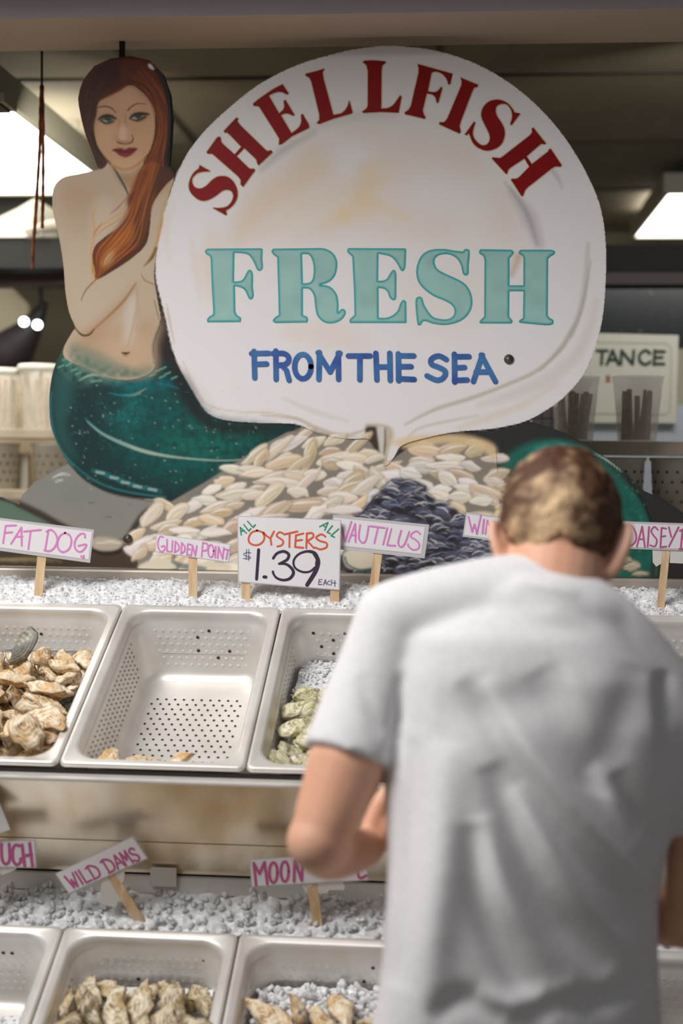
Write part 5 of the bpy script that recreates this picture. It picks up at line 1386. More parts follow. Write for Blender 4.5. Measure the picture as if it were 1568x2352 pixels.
card('big white price card reading ALL OYSTERS 1.39 EACH on two sticks', Z4([(698,50),(1512,82),(1500,634),(703,570)])[0], (3,2,2,2),
  [('g', 3.0, Z4([(730,200),(722,140)],[(722,140),(770,185)],[(727,172),(752,163)],[(750,118),(788,168)],[(788,168),(805,150)],[(780,93),(822,140)],[(822,140),(840,120)],
     [(1343,135),(1408,102)],[(1408,102),(1383,162)],[(1368,122),(1390,140)],[(1442,128),(1402,178)],[(1402,178),(1425,188)],[(1492,153),(1432,205)],[(1432,205),(1458,217)]), 'green_lettering'),
   ('o', 4.3, Z4([(850,164),(895,180),(911,222),(890,262),(845,280),(800,265),(787,228),(810,182),(855,165)],[(905,180),(925,205),(950,222)],[(986,172),(958,225),(965,275)],[(1057,188),(1028,178),(1006,205),(1035,228),(1058,248),(1048,278),(1012,290)],
     [(1065,195),(1168,172)],[(1108,190),(1106,295)],[(1158,200),(1150,292)],[(1158,203),(1215,188)],[(1155,245),(1205,238)],[(1152,294),(1215,299)],[(1243,190),(1238,302)],[(1240,188),(1285,185),(1292,215),(1246,246)],[(1246,246),(1298,302)],
     [(1388,212),(1355,194),(1315,220),(1345,246),(1395,262),(1396,295),(1350,312),(1308,297)]), 'orange_lettering'),
   ('k', 7.0, Z4(*[[(866,316),(850,545)]])+[(s, w) for s, w in ((Z4([(980,382),(1008,345),(1060,328),(1100,350),(1092,388),(1055,412),(1025,425)])[0], [6,6,6.5,7,6.5,6,5]),
     (Z4([(1025,425),(1080,428),(1125,462),(1138,500),(1110,540),(1060,553),(1010,538),(985,510),(978,488)])[0], [5,6,7,7.5,7,6,5.5,5,6]),
     (Z4([(1318,430),(1325,380),(1300,340),(1245,328),(1180,350),(1140,400),(1150,455),(1205,488),(1265,486),(1310,450)])[0], [7,8,8,6,5,5,5,5,5,5]),
     (Z4([(1300,345),(1330,400),(1312,480),(1245,590)])[0], [8,10,10,9]), (Z4([(908,528),(922,529)])[0], 7.5))], 'price_figures'),
   ('v', 1.7, Z4([(806,340),(770,338),(748,352),(770,366),(802,374),(790,386),(745,384)],[(772,312),(768,392)],[(790,312),(788,400)]), 'dollar_mark'),
   ('v', 1.8, Z4([(1362,548),(1338,550)],[(1338,548),(1334,588)],[(1334,588),(1360,586)],[(1336,568),(1356,566)],[(1372,592),(1388,548)],[(1388,548),(1398,592)],[(1376,575),(1395,575)],[(1426,560),(1410,563),(1405,582),(1426,592)],[(1437,550),(1434,592)],[(1461,555),(1461,600)],[(1434,572),(1470,576)]), 'small_lettering')],
  [(Z4([(765,580)])[0][0], Z4([(765,748)])[0][0], 19.5), (Z4([(1460,636)])[0][0], Z4([(1460,756)])[0][0], 20)], YUP, name='price_card')
card('white card with pink letters half hidden behind the head of the customer', Z6([(90,78),(640,152),(615,320),(65,245)])[0], (3,4,3,4),
  [('p', 4.0, Z6([(105,108),(130,212)],[(130,212),(146,160)],[(146,160),(162,226)],[(162,226),(190,100)],[(210,128),(200,222)],[(220,226),(234,135)],[(234,135),(266,215)],[(266,215),(280,142)],[(290,222),(304,148)],[(304,148),(330,225)],[(330,225),(345,155)]), 'lettering')],
  [(Z6([(340,288)])[0][0], Z6([(335,660)])[0][0], 20)], YUP)
card('white card with deep pink letters on a brown stick, cut off by the right edge', Z6([(1155,140),(1760,160),(1750,348),(1146,326)])[0], (4,5,4,4),
  [('d', 3.8, Z6([(1207,168),(1188,305)],[(1166,185),(1208,166),(1240,208),(1247,262),(1222,300),(1183,310)],[(1252,312),(1288,176)],[(1288,176),(1306,314)],[(1266,262),(1300,262)],[(1335,178),(1325,312)],
    [(1394,198),(1372,178),(1350,205),(1365,236),(1388,268),(1376,310),(1342,303)],[(1420,185),(1412,316)],[(1420,185),(1452,190)],[(1415,245),(1446,240)],[(1412,316),(1452,312)],[(1470,180),(1486,246)],[(1536,180),(1470,312)],
    [(1562,195),(1552,322)],[(1545,205),(1590,188),(1605,215),(1562,255),(1605,285),(1590,322),(1540,328)]), 'lettering')],
  [(Z6([(1454,340)])[0][0], Z6([(1412,762)])[0][0], 17.5)], YUP, [Z6([(1360,330),(1362,420),(1385,450),(1420,430),(1428,340)])[0], Z6([(1482,335),(1478,425),(1600,430),(1600,345)])[0]])
# lower row
card('white card with pink capitals cut off by the left edge of the photo', Z7([(-340,505),(370,485),(377,776),(-335,772)])[0], (3,3,3,3),
  [('d', 7.2, Z7([(18,530),(25,680),(62,735),(102,690),(98,530)],[(205,548),(160,540),(135,590),(138,690),(172,742),(212,718),(216,680)],[(230,538),(257,752)],[(308,522),(338,757)],[(240,655),(328,635)]), 'lettering')],
  [(Z7([(-60,780)])[0][0], Z7([(-90,1340)])[0][0], 22)], YLO, [Z7([(0,770),(185,770),(150,800),(25,850),(0,840)])[0]])
def line_text(org, ex, ey, words):
    """hand capitals laid along a slanted base line; glyph cells are 1 x 1"""
    o, ex, ey = np.array(org, float), np.array(ex, float), np.array(ey, float)
    return [[tuple(o+ex*(x0+x*w)+ey*y) for x, y in S] for x0, w, G in words for S in G]
G_ = {'W': [[(0,1),(.28,0)],[(.28,0),(.45,.6)],[(.45,.6),(.7,0)],[(.7,0),(1,1)]], 'I': [[(.5,0),(.5,1)]], 'L': [[(.1,1),(.1,0)],[(.1,0),(1,0.02)]],
      'D': [[(.2,0),(.2,1)],[(-.05,.92),(.35,1.02),(.85,.8),(1,.45),(.8,.08),(.1,0)]], 'A': [[(0,0),(.5,1)],[(.5,1),(1,0)],[(.2,.36),(.8,.36)]],
      'M': [[(0,0),(.12,1)],[(.12,1),(.5,.35)],[(.5,.35),(.88,1)],[(.88,1),(1,0)]], 'S': [[(.9,.82),(.55,1),(.15,.8),(.35,.55),(.8,.4),(.9,.15),(.5,-.02),(.05,.14)]]}
wl = zm(0, 1820, .22321, [(745,988),(1440,690)])
wd = np.array(wl[1])-np.array(wl[0]); up = np.array([-0.53, -0.85])*33
card('tilted white card with two deep pink words on a leaning stick', Z7([(568,835),(1370,445),(1525,680),(712,1048)])[0], (3,3,3,3),
  [('d', 4.6, line_text(wl[0], wd, up, [(0,.12,G_['W']),(.13,.06,G_['I']),(.20,.09,G_['L']),(.31,.13,G_['D']),(.53,.13,G_['D']),(.68,.11,G_['A']),(.80,.10,G_['M']),(.92,.10,G_['S'])]), 'lettering')],
  [((256,2010), (327,2128), 23)], YLO, [Z7([(1045,920),(1026,1130),(1060,1155),(1190,1185),(1215,1112),(1240,1140),(1245,1115),(1180,1000),(1110,880)])[0], Z7([(1180,800),(1285,790),(1272,900),(1255,940),(1190,850)])[0]])
card('white card with deep pink letters half hidden behind the elbow', Z8([(412,522),(1135,476),(1155,655),(425,697)])[0], (3,3,3,3),
  [('d', 6.4, Z8([(440,545),(455,682)],[(440,545),(476,612)],[(476,612),(507,540)],[(507,540),(525,676)],ell(562,604,25,62),ell(633,598,24,62),[(690,658),(694,530)],[(694,530),(738,654)],[(738,654),(742,526)]), 'lettering'), ('d', 6.4, Z8([(1138,623),(1092,632),(1088,515),(1130,512)],[(1090,572),(1122,570)]), 'lettering')],
  [(Z8([(797,662)])[0][0], Z8([(845,1012)])[0][0], 23)], YLO, [Z8([(720,655),(765,735),(800,690),(800,655)])[0], Z8([(830,650),(840,735),(895,735),(905,715),(1000,715),(1005,690),(985,660)])[0]])
# blank white card leaning in at the left edge
c0 = card('blank white card leaning in at the left edge of the photo', [(-70,1806),(-6,1828),(25,1906),(-48,1930)], (1,1,1,1), [], [((-25,1925),(-30,2120),22)], lambda v: 2.480+(v-1880)*0.00026)
# ---------------------------------------------------------------- the work room behind
EMI = mat('diffuser_glow', (255,252,246), 0.5, 0.0, Emission_Color=(1.0, 0.97, 0.90, 1), Emission_Strength=5.0)
def ceil_at(u, v, z):
    d = _f + _r*(u-784.0)/FPX - _u*(v-1176.0)/FPX
    return Vector(CAM + d*((z-CAM[2])/d[2]))
FR = mat('fixture_white', (168,164,146), 0.5)
def fixture(label, x0, x1, y0, y1, drop=0.20):
    """batten fixture hung below the ceiling, glowing panel below and above, metal sides"""
    r = empty('ceiling_light', ((x0+x1)/2, (y0+y1)/2, ZC), label, 'ceiling light', 'fluorescent ceiling lights')
    z0, z1 = ZC-drop, ZC-drop+0.07
    bm = bmesh.new()
    bx(bm, x0-.02, x1+.02, y0-.02, y0, z0, z1); bx(bm, x0-.02, x1+.02, y1, y1+.02, z0, z1)
    bx(bm, x0-.02, x0, y0, y1, z0, z1); bx(bm, x1, x1+.02, y0, y1, z0, z1)
    bmesh.ops.recalc_face_normals(bm, faces=bm.faces)
    from_bm('frame', bm, FR, r)
    box('uplight_blocker', x0-.02, x1+.02, y0-.02, y0+(y1-y0)*.6, z1, z1+.004, FR, r)  # added lid, blocks the uplight so the near ceiling stays darker
    box('diffuser', x0, x1, y0, y1, z0+.004, z1-.004, EMI, r)
    for x in (x0+.1, x1-.1):
        for y in (y0+.2, y1-.2): box('hanger', x-.006, x+.006, y-.006, y+.006, z1-.002, ZC, FR, r)
a = ceil_at(215, 387, ZC-.20); b = ceil_at(120, 447, ZC-.20)
n0 = ceil_at(20, 215, ZC-.20)
fixture('large glowing fluorescent ceiling light behind the ropes at upper left', a.x-1.15, a.x-0.02, max(n0.y, 3.4), b.y)
a = ceil_at(1535, 447, ZC-.12)
fixture('glowing ceiling light cut off by the right edge of the photo', a.x, a.x+0.6, a.y, a.y+1.0, 0.12)
# small framed vent near the corner of the big light
vc = ceil_at(6, 236, ZC-.215)
vr = empty('ceiling_vent', (vc.x, vc.y, ZC), 'small dark framed vent against the ceiling light at the left edge', 'vent')
bm = bmesh.new(); bx(bm, vc.x-.14, vc.x+.020, vc.y-.05, vc.y+.05, ZC-.225, ZC-.203); bmesh.ops.recalc_face_normals(bm, faces=bm.faces); from_bm('frame', bm, FR, vr)
box('grille', vc.x-.12, vc.x+.008, vc.y-.04, vc.y+.035, ZC-.232, ZC-.226, mat('vent_dark', (70,66,70), 0.7), vr)
# rope doubled over a ceiling hook
ROPE = noisy(mat('rope_orange', (136,68,34), 0.8), 60, (98,46,22), (166,86,44), 0.35, 0.65)
YR = 3.36
r = empty('rope', at(96, 190, YR), 'brown rope hanging doubled from the ceiling beside the mermaid', 'rope')
for nm, P in (('strand', [(95,196),(93,260),(91,340),(85,440),(80,520),(76,570),(75,618)]), ('strand', [(97,196),(99,300),(99,420),(98,480),(97,524)])):
    bm = bmesh.new()
    pts = [at(u, v, YR+0.0*i) for i, (u, v) in enumerate(P)]
    pts = [Vector(p) for p in spl(pts, False, 8)]
    rings = tube(bm, pts, [0.0042+0.0006*math.sin(i*1.9) for i in range(len(pts))], 8)
    from_bm(nm, bm, ROPE, r, True)
bm = bmesh.new(); tube(bm, [at(96, 200, YR), at(96, 190, YR), Vector((at(96, 190, YR).x, YR, ZC))], 0.003, 8); from_bm('hook', bm, BLACK, r)
# black hood with a bright top edge, pale duct above it
hz0, hz1 = at(60, 618, 4.45).z, at(60, 549, 4.45).z
hr = empty('extractor_hood', (at(20, 600, 4.45).x, 4.5, hz0), 'long black hood box with a bright top edge at the left', 'hood')
xh = at(160, 600, 4.45).x
box('hood_body', -3.05, xh, 4.42, 4.58, hz0, hz1, BLACK, hr)
box('top_edge', -3.05, at(64, 545, 4.42).x, 4.41, 4.58, hz1, at(30, 543, 4.42).z, STEEL, hr)
dt = empty('air_duct', at(30, 543, 4.5), 'pale flared air duct standing on the black hood', 'duct')
P = [(-160,540),(66,540),(82,452),(20,498),(-160,520)]
quad_px('duct_body', [(-160,543),(70,543),(80,455),(40,478),(-30,512),(-160,530)], 4.50, 0.3, mat('duct_metal', (190,186,170), 0.5), dt)
dk = quad_px('dark_cabinet', [(-250,449),(185,449),(185,552),(-250,552)], 4.86, 0.05, BLACK)
tag(dk, 'black cabinet front below the big ceiling light at the left', 'cabinet')
cl = empty('clamp_lamp', at(66, 542, 4.40), 'small pale metal clamp lamp on the edge of the black hood', 'lamp')
bm = bmesh.new(); tube(bm, [at(64, 530, 4.40), at(85, 527, 4.40), at(112, 520, 4.40), at(150, 516, 4.40)], [0.006, 0.014, 0.019, 0.022], 12); from_bm('lamp_tube', bm, mat('lamp_grey', (150,142,130), 0.5), cl, True)
bm = bmesh.new(); bmesh.ops.create_uvsphere(bm, u_segments=12, v_segments=8, radius=0.011); bmesh.ops.translate(bm, verts=bm.verts, vec=at(63, 529, 4.395)); from_bm('knob', bm, FR, cl, True)
bm = bmesh.new(); tube(bm, [at(68, 532, 4.40), at(69, 548, 4.40)], [0.012, 0.009], 8); tube(bm, [at(95, 533, 4.40), at(96, 546, 4.40)], [0.007, 0.007], 8); from_bm('clamp', bm, mat('lamp_grey', (150,142,130), 0.5), cl, True)
# hanging double spot lamp
sp = empty('double_spot_lamp', at(90, 660, 4.7), 'two round white bulbs on a dark hanging spot lamp at the left', 'lamp')
bm = bmesh.new(); tube(bm, [at(93, 650, 4.66), at(94, 680, 4.7), at(98, 706, 4.7), at(86, 732, 4.7)], [0.004, 0.006, 0.012, 0.02], 10)
from_bm('cable', bm, BLACK, sp, True)
bm = bmesh.new(); tube(bm, [at(104, 694, 4.72), at(72, 752, 4.74), at(34, 800, 4.76), at(-30, 850, 4.78)], [0.012, 0.040, 0.075, 0.09], 16)
from_bm('dark_shade', bm, mat('shade_dark', (44,38,40), 0.6), sp, True)
BULB = mat('bulb_glow', (255,255,255), 0.4, 0.0, Emission_Color=(0.93, 0.97, 1.0, 1), Emission_Strength=9.0)
for u, v in ((55, 739), (86, 746)):
    bm = bmesh.new(); bmesh.ops.create_uvsphere(bm, u_segments=20, v_segments=12, radius=0.0145); bmesh.ops.translate(bm, verts=bm.verts, vec=at(u, v, 4.64)); from_bm('bulb', bm, BULB, sp, True)
# bright pale curtain wall seen at the left under the rail
lr = quad_px('roller_blind', [(-260,655),(20,655),(66,700),(66,760),(22,790),(-260,800)], 5.2, 0.02, mat('blind_cream', (226,216,190), 0.8))
tag(lr, 'cream roller blind glowing softly behind the two bulbs', 'blind')
# board reading ...TANCE
NB = empty('notice_board', at(1450, 970, 4.272), 'cream notice board ending in dark green capitals TANCE behind the cups', 'sign')
quad_px('board_panel', [(1180,760),(1558,770),(1552,972),(1180,970)], 4.272, 0.028, mat('board_cream', (226,224,210), 0.6), NB)
pen([[(1180,783),(1530,789),(1541,800),(1538,945),(1526,952),(1180,948)]], 2.4, 4.272, 0.0015, 'border_line', mat('board_line', (196,190,160), 0.6), NB, None, True)
Zt = lambda *S: [zm(960, 700, .38776, s) for s in S]
pen(Zt([(1058,272),(1120,272)],[(1090,272),(1086,352)],[(1118,352),(1150,270)],[(1150,270),(1186,352)],[(1130,326),(1176,326)],[(1200,352),(1204,272)],[(1204,272),(1270,352)],[(1270,352),(1276,272)],
     [(1372,288),(1345,270),(1312,295),(1312,332),(1342,354),(1374,338)],[(1400,270),(1396,354)],[(1400,276),(1458,278)],[(1400,312),(1445,312)],[(1398,350),(1455,350)]), 6.8, 4.272, 0.003, 'green_capitals', INK['n'], NB, None)
pen(Zt([(1112,425),(1135,425)],[(1118,438),(1132,438)],[(1112,452),(1136,452)]), 3, 4.272, 0.003, 'red_capitals', INK['r'], NB, None)
# shelves with cups
CUP = mat('cup_plastic', (232,232,226), 0.22, 0.0, Alpha=0.24)
SHW = noisy(mat('shelf_board', (180,166,146), 0.6), 8, (166,150,128), (192,178,158))
def shelf_unit(label, x0, x1, y, ztop, zlow, th=0.034):
    r = empty('shelf_unit', ((x0+x1)/2, y, 0), label, 'shelf')
    box('shelf_board', x0, x1, y-0.09, y+0.09, ztop-th, ztop, SHW, r, 0.003)
    box('shelf_board', x0, x1, y-0.09, y+0.09, zlow-th, zlow, SHW, r, 0.003)
    for x in (x0, x1-0.03): box('upright', x, x+0.03, y+0.05, y+0.085, 0.0, ztop-th, SHW, r)
    return r
def cup(label, u, vb, y, h, rt, rb, lid=None, group='clear tubs of wooden sticks'):
    p = at(u, vb, y)
    r = empty('plastic_tub', p, label, 'tub', group)
    bm = bmesh.new()
    lathe(bm, [(0.0005, 0.002), (rb*.96, 0.002), (rb, 0.0), (rb+.001, 0.004), (rb+(rt-rb)*.45, h*.45), (rt-.001, h*.88), (rt, h*.89), (rt+.001, h*.97), (rt+.003, h*.985), (rt+.002, h)], 32, p)
    so = from_bm('tub_wall', bm, CUP, r, True)
    md = so.modifiers.new('thickness', 'SOLIDIFY'); md.thickness = 0.0012; md.offset = -1
    if lid:
        bm = bmesh.new(); lathe(bm, [(rt*1.0, h*.90), (rt+.005, h*.905), (rt+.006, h*.99), (rt+.001, h*1.012), (rt*.93, h*1.012), (rt*.92, h*.985)], 32, p)
        from_bm('rim_ring', bm, mat('rim_white', (222,218,208), 0.4), r, True)
    return p
def sticks(p, n, h, rt, rb, y_label, group, m, seed, w=0.0085, lo=0.62, hi=0.80):
    q = np.random.default_rng(seed)
    me0 = None
    for k in range(n):
        a = 2.399*k+q.uniform(-.3, .3); rr = (rb-0.011)*math.sqrt((k+.5)/n)
        L = h*q.uniform(lo, hi)
        b = Vector((p.x+rr*math.cos(a), p.y+rr*math.sin(a), p.z+0.0042))
        a2 = a+q.uniform(-0.9, 0.9)
        lim = (rb-0.004)+(rt-rb)*L/h-0.012
        t = Vector((p.x+lim*math.cos(a2)*min(1, .35+rr/rb), p.y+lim*math.sin(a2)*min(1, .35+rr/rb), p.z+L))
        if me0 is None:
            bm = bmesh.new(); bx(bm, -w/2, w/2, -0.0028, 0.0028, 0, 1.0, 0.0012)
            bmesh.ops.recalc_face_normals(bm, faces=bm.faces)
            me0 = bpy.data.meshes.new('stir_stick'); bm.to_mesh(me0); bm.free(); me0.materials.append(m)
        o = bpy.data.objects.new('wooden_stick', me0); COL.objects.link(o)
        d = (t-b)
        o.rotation_mode = 'QUATERNION'
        o.rotation_quaternion = d.to_track_quat('Z', 'Y') @ Euler((0, 0, q.uniform(-.5, .5))).to_quaternion()
        o.location = b; o.scale = (1, 1, d.length)
        tag(o, y_label, 'stick', group)
STB = noisy(mat('stick_brown', (138,108,88), 0.75), 20, (118,90,70), (160,128,104), 0.35, 0.65, 4, (6, 6, .6))
STL = noisy(mat('stick_pale', (206,180,152), 0.7), 20, (188,158,128), (224,202,176), 0.35, 0.65, 4, (6, 6, .6))
pr = at(1460, 1014, 3.5)
shelf_unit('pale shelf unit carrying clear tubs at the right behind the sign', at(1200, 1014, 3.5).x, at(1760, 1014, 3.5).x, 3.5, pr.z, at(1500, 1176, 3.5).z)
pl = at(85, 986, 4.1)
shelf_unit('pale shelf unit carrying clear tubs at the left behind the mermaid', -2.4, at(330, 986, 4.1).x, 4.1, pl.z, at(80, 1124, 4.1).z, 0.028)
def standing(u, y, z):
    for v in np.linspace(600, 1400, 1601):
        if at(u, v, y).z <= z: return v
p = cup('clear plastic tub of brown sticks fully in view at the right', 1462, standing(1462, 3.5, pr.z), 3.5, 0.158, 0.0600, 0.046)
sticks(p, 13, 0.158, 0.060, 0.046, 'brown wooden stick standing in the clear tub at far right', 'sticks in the right tub', STB, 1, 0.013)
p = cup('clear plastic tub of brown sticks half hidden by the edge of the scallop', 1318, standing(1318, 3.5, pr.z), 3.5, 0.156, 0.058, 0.045)
sticks(p, 12, 0.156, 0.058, 0.045, 'brown wooden stick standing in the tub beside the scallop edge', 'sticks in the tub by the scallop', STB, 2, 0.013)
p = cup('clear plastic tub with a white rim and pale sticks just left of the fish tail', 92, standing(92, 4.1, pl.z), 4.1, 0.188, 0.060, 0.050, True)
sticks(p, 10, 0.188, 0.060, 0.050, 'pale wooden stick standing in the white-rimmed tub by the fish tail', 'sticks in the left tub', STL, 3, 0.012, 0.75, 0.9)
p = cup('clear plastic tub with a white rim cut off by the left edge of the photo', -2, standing(-2, 4.1, pl.z), 4.1, 0.176, 0.060, 0.050, True)
sticks(p, 10, 0.176, 0.060, 0.050, 'pale wooden stick standing in the tub cut off by the left edge', 'sticks in the leftmost tub', STL, 4, 0.012, 0.75, 0.9)
PWH = mat('bucket_white', (224,222,214), 0.5); DT = mat('bucket_hole', (92,80,66), 0.7)
def bucket(label, u, y, z, h, rt, rb, ang0=-1.57):
    p = at(u, standing(u, y, z), y)
    r = empty('perforated_bucket', p, label, 'bucket', 'white buckets with dotted sides')
    bm = bmesh.new(); lathe(bm, [(0.0005, 0.003), (rb*.95, 0.003), (rb, 0), (rt, h*.94), (rt+.004, h*.945), (rt+.004, h), (rt-.002, h), (rb-.002, 0.006), (0.0005, 0.006)], 32, p)
    from_bm('bucket_wall', bm, PWH, r, True)
    vs = []; fs = []
    for j in range(4):
        for k in range(14):
            a = 2*math.pi*k/14+(j % 2)*.22; zz = h*(.2+.18*j); rad = rb+(rt-rb)*zz/(h*.94)+.0006
            c = Vector((p.x+rad*math.cos(a), p.y+rad*math.sin(a), p.z+zz)); e = Vector((-math.sin(a), math.cos(a), 0)); s = len(vs)
            for i in range(6): vs.append(c+e*.0042*math.cos(i*math.pi/3)+Vector((0, 0, .0042*math.sin(i*math.pi/3))))
            fs.append(tuple(range(s, s+6)))
    d = mesh('side_holes', vs, fs, DT, r); d['label'] = 'rows of small dark holes'
zr2 = at(1500, 1176, 3.5).z
bucket('white dotted bucket at the right edge under the shelf', 1546, 3.5, zr2, 0.132, 0.056, 0.048)
bucket('white dotted bucket under the shelf just beyond the curling tail', 1430, 3.5, zr2, 0.132, 0.050, 0.044)
zl2 = at(80, 1124, 4.1).z
bucket('white dotted bucket under the shelf touching the fish tail', 122, 4.1, zl2, 0.135, 0.060, 0.050)
bucket('white dotted bucket under the shelf at the left edge', 4, 4.1, zl2, 0.135, 0.050, 0.043)
b0 = at(30, 1040, 4.14); b1 = at(66, 1118, 4.14)
cn = box('carton', b0.x, b1.x, 4.13, 4.17, zl2, b0.z, mat('carton_white', (232,226,210), 0.7), None, 0.002)
tag(cn, 'small plain white carton between the two dotted buckets at the left', 'carton')
# wire rack glimpsed under the scallop
wr = empty('wire_rack', at(1250, standing(1250, 3.62, pr.z), 3.62), 'small pale rack with a wire grid under the right edge of the scallop', 'rack')
wx0, wx1, wz0, wz1 = at(1222, 980, 3.565).x, at(1288, 980, 3.565).x, pr.z, at(1250, 935, 3.565).z
box('backing', wx0, wx1, 3.570, 3.575, wz0, wz1, mat('rack_white', (240,240,250), 0.5), wr)
bm = bmesh.new()
for k in range(4): bx(bm, wx0+(wx1-wx0)*k/3-.001, wx0+(wx1-wx0)*k/3+.001, 3.564, 3.567, wz0, wz1)
for k in range(4): bx(bm, wx0, wx1, 3.564, 3.567, wz0+(wz1-wz0)*k/3-.001, wz0+(wz1-wz0)*k/3+.001)
from_bm('wire_grid', bm, mat('wire_grey', (120,116,124), 0.5), wr)

wz = at(164, 262, 4.9)
wd_ = mesh('wedge_bracket', [at(146,255,4.9), at(190,255,4.9), at(190,270,4.9), at(166,271,4.9)]+[at(u,v,4.9)+Vector((0,.06,0)) for u, v in ((146,255),(190,255),(190,270),(166,271))],
     [(3,2,1,0),(4,5,6,7),(0,1,5,4),(1,2,6,5),(2,3,7,6),(3,0,4,7)], BLACK)
tag(wd_, 'small black wedge bracket sticking out left of the mermaid hair', 'bracket')
bm = bmesh.new(); bx(bm, wz.x-.004, wz.x+.004, 4.92, 4.93, wz.z, ZC); from_bm('rod', bm, BLACK, wd_)
# ---------------------------------------------------------------- the customer, seen from behind
SKINM = noisy(mat('skin', (226,172,142), 0.55, 0.0, Subsurface_Weight=0.12, Subsurface_Scale=0.012), 9, (218,160,130), (232,182,154), 0.35, 0.65, 3)
def loft(bm, secs, n=40, ex=2.3):
    """secs: (centre, half width, half depth): stacked horizontal super-ellipses"""
    rings = []
    for sec in secs:
        c, a, b = sec[:3]; kx = sec[3] if len(sec) > 3 else 0.0      # kx turns the trunk about its axis
        R = []
        for k in range(n):
            t = 2*math.pi*k/n; ct, st = math.cos(t), math.sin(t)
            R.append(bm.verts.new((c[0]+a*math.copysign(abs(ct)**(2/ex), ct), c[1]+b*math.copysign(abs(st)**(2/ex), st)+kx*a*math.copysign(abs(ct)**(2/ex), ct), c[2])))
        rings.append(R)
    for A, B in zip(rings[:-1], rings[1:]):
        for k in range(n): bm.faces.new((A[k], A[(k+1) % n], B[(k+1) % n], B[k]))
    bm.faces.new(rings[0][::-1]); bm.faces.new(rings[-1])
def limb(bm, pts, rad, n=16, flat=None):
    P = spl(pts, False, 5); R = np.interp(np.linspace(0, 1, len(P)), np.linspace(0, 1, len(pts)), rad)
    a, b = capsule([Vector(p) for p in P], list(R)); tube(bm, a, b, n, flat)
def remesh(name, bm, vox, smooth, mats, parent, it=6):
    bmesh.ops.recalc_face_normals(bm, faces=bm.faces)
    me = bpy.data.meshes.new(name+'_cage'); bm.to_mesh(me); bm.free()
    o = bpy.data.objects.new(name+'_cage', me); COL.objects.link(o)
    m = o.modifiers.new('r', 'REMESH'); m.mode = 'VOXEL'; m.voxel_size = vox
    if it:
        s = o.modifiers.new('s', 'SMOOTH'); s.factor = smooth; s.iterations = it
    dg = bpy.context.evaluated_depsgraph_get(); dg.update()
    out = bpy.data.meshes.new_from_object(o.evaluated_get(dg)); out.name = name
    bpy.data.objects.remove(o); bpy.data.meshes.remove(me)
    out.polygons.foreach_set('use_smooth', [True]*len(out.polygons))
    return link(name, out, mats, parent)
YM = 2.0
hip = at(1205, 2400, 1.97)
MAN = empty('person', (hip.x, 1.93, 0), 'person in a white T-shirt seen from behind, head bowed over the oysters, left arm bent', 'person')
shL, shR = at(905, 1428, 2.0), at(1506, 1590, 2.02)
elL, elR = at(716, 1962, 1.90), at(1592, 2112, 2.06)
wrL, wrR = at(842, 1948, 2.10), at(1370, 2090, 2.22)
# bare body ------------------------------------------------------------------
bm = bmesh.new()
limb(bm, [shL, at(852, 1600, 1.97), at(794, 1760, 1.94), elL+Vector((0.012, 0, 0.03))], [0.038, 0.046, 0.0545, 0.041], 20)
limb(bm, [elL+Vector((0.008, -0.002, 0.02)), elL+(wrL-elL)*0.33+Vector((0, 0.0, 0.004)), elL+(wrL-elL)*0.7, wrL], [0.043, 0.043, 0.035, 0.027], 20)
limb(bm, [shR, at(1582, 1740, 2.04), at(1608, 1900, 2.055), elR+Vector((0, 0, 0.03))], [0.038, 0.044, 0.050, 0.040], 20)
limb(bm, [elR, elR+(wrR-elR)*0.35, elR+(wrR-elR)*0.7, wrR], [0.043, 0.042, 0.034, 0.027], 20)
def hand(bm, w, d, s, nrm, curl=1.0):
    """w wrist, d along the hand, s towards the thumb, nrm out of the back of the hand"""
    d, s, nrm = d.normalized(), s.normalized(), nrm.normalized()
    limb(bm, [w-d*.01, w+d*.04+s*.004, w+d*.082+s*.004], [0.026, 0.037, 0.040], 14, (1.0, 0.55) if abs(nrm.z) > 0.7 else (0.75, 0.75))
    for k, (o, L) in enumerate(((0.030, .92), (0.010, 1.0), (-0.010, .95), (-0.028, .78))):
        b = w+d*.082+s*o
        p1 = b+d*.040*L+nrm*0.004
        a = 0.9*curl
        d2 = d*math.cos(a)-nrm*math.sin(a); p2 = p1+d2*.030*L
        a = 2.0*curl; d3 = d*math.cos(a)-nrm*math.sin(a); p3 = p2+d3*.022*L
        limb(bm, [b-d*.01, p1, p2, p3], [0.0105, 0.0098, 0.009, 0.008], 10)
    t0 = w+d*.022+s*.024; t1 = t0+d*.030+s*.026-nrm*.008; t2 = t1+d*.030+s*.004-nrm*.016; t3 = t2+d*.018-s*.008-nrm*.014
    limb(bm, [t0, t1, t2, t3], [0.016, 0.0135, 0.0115, 0.0095], 10)
hand(bm, wrL, Vector((0.55, 0.35, 0.42)), Vector((-0.35, -0.25, 0.85)), Vector((-0.45, -0.75, 0.1)))
hand(bm, wrR, Vector((-0.8, 0.3, 0.25)), Vector((0.1, -0.1, 1)), Vector((0.3, -0.9, 0.1)))
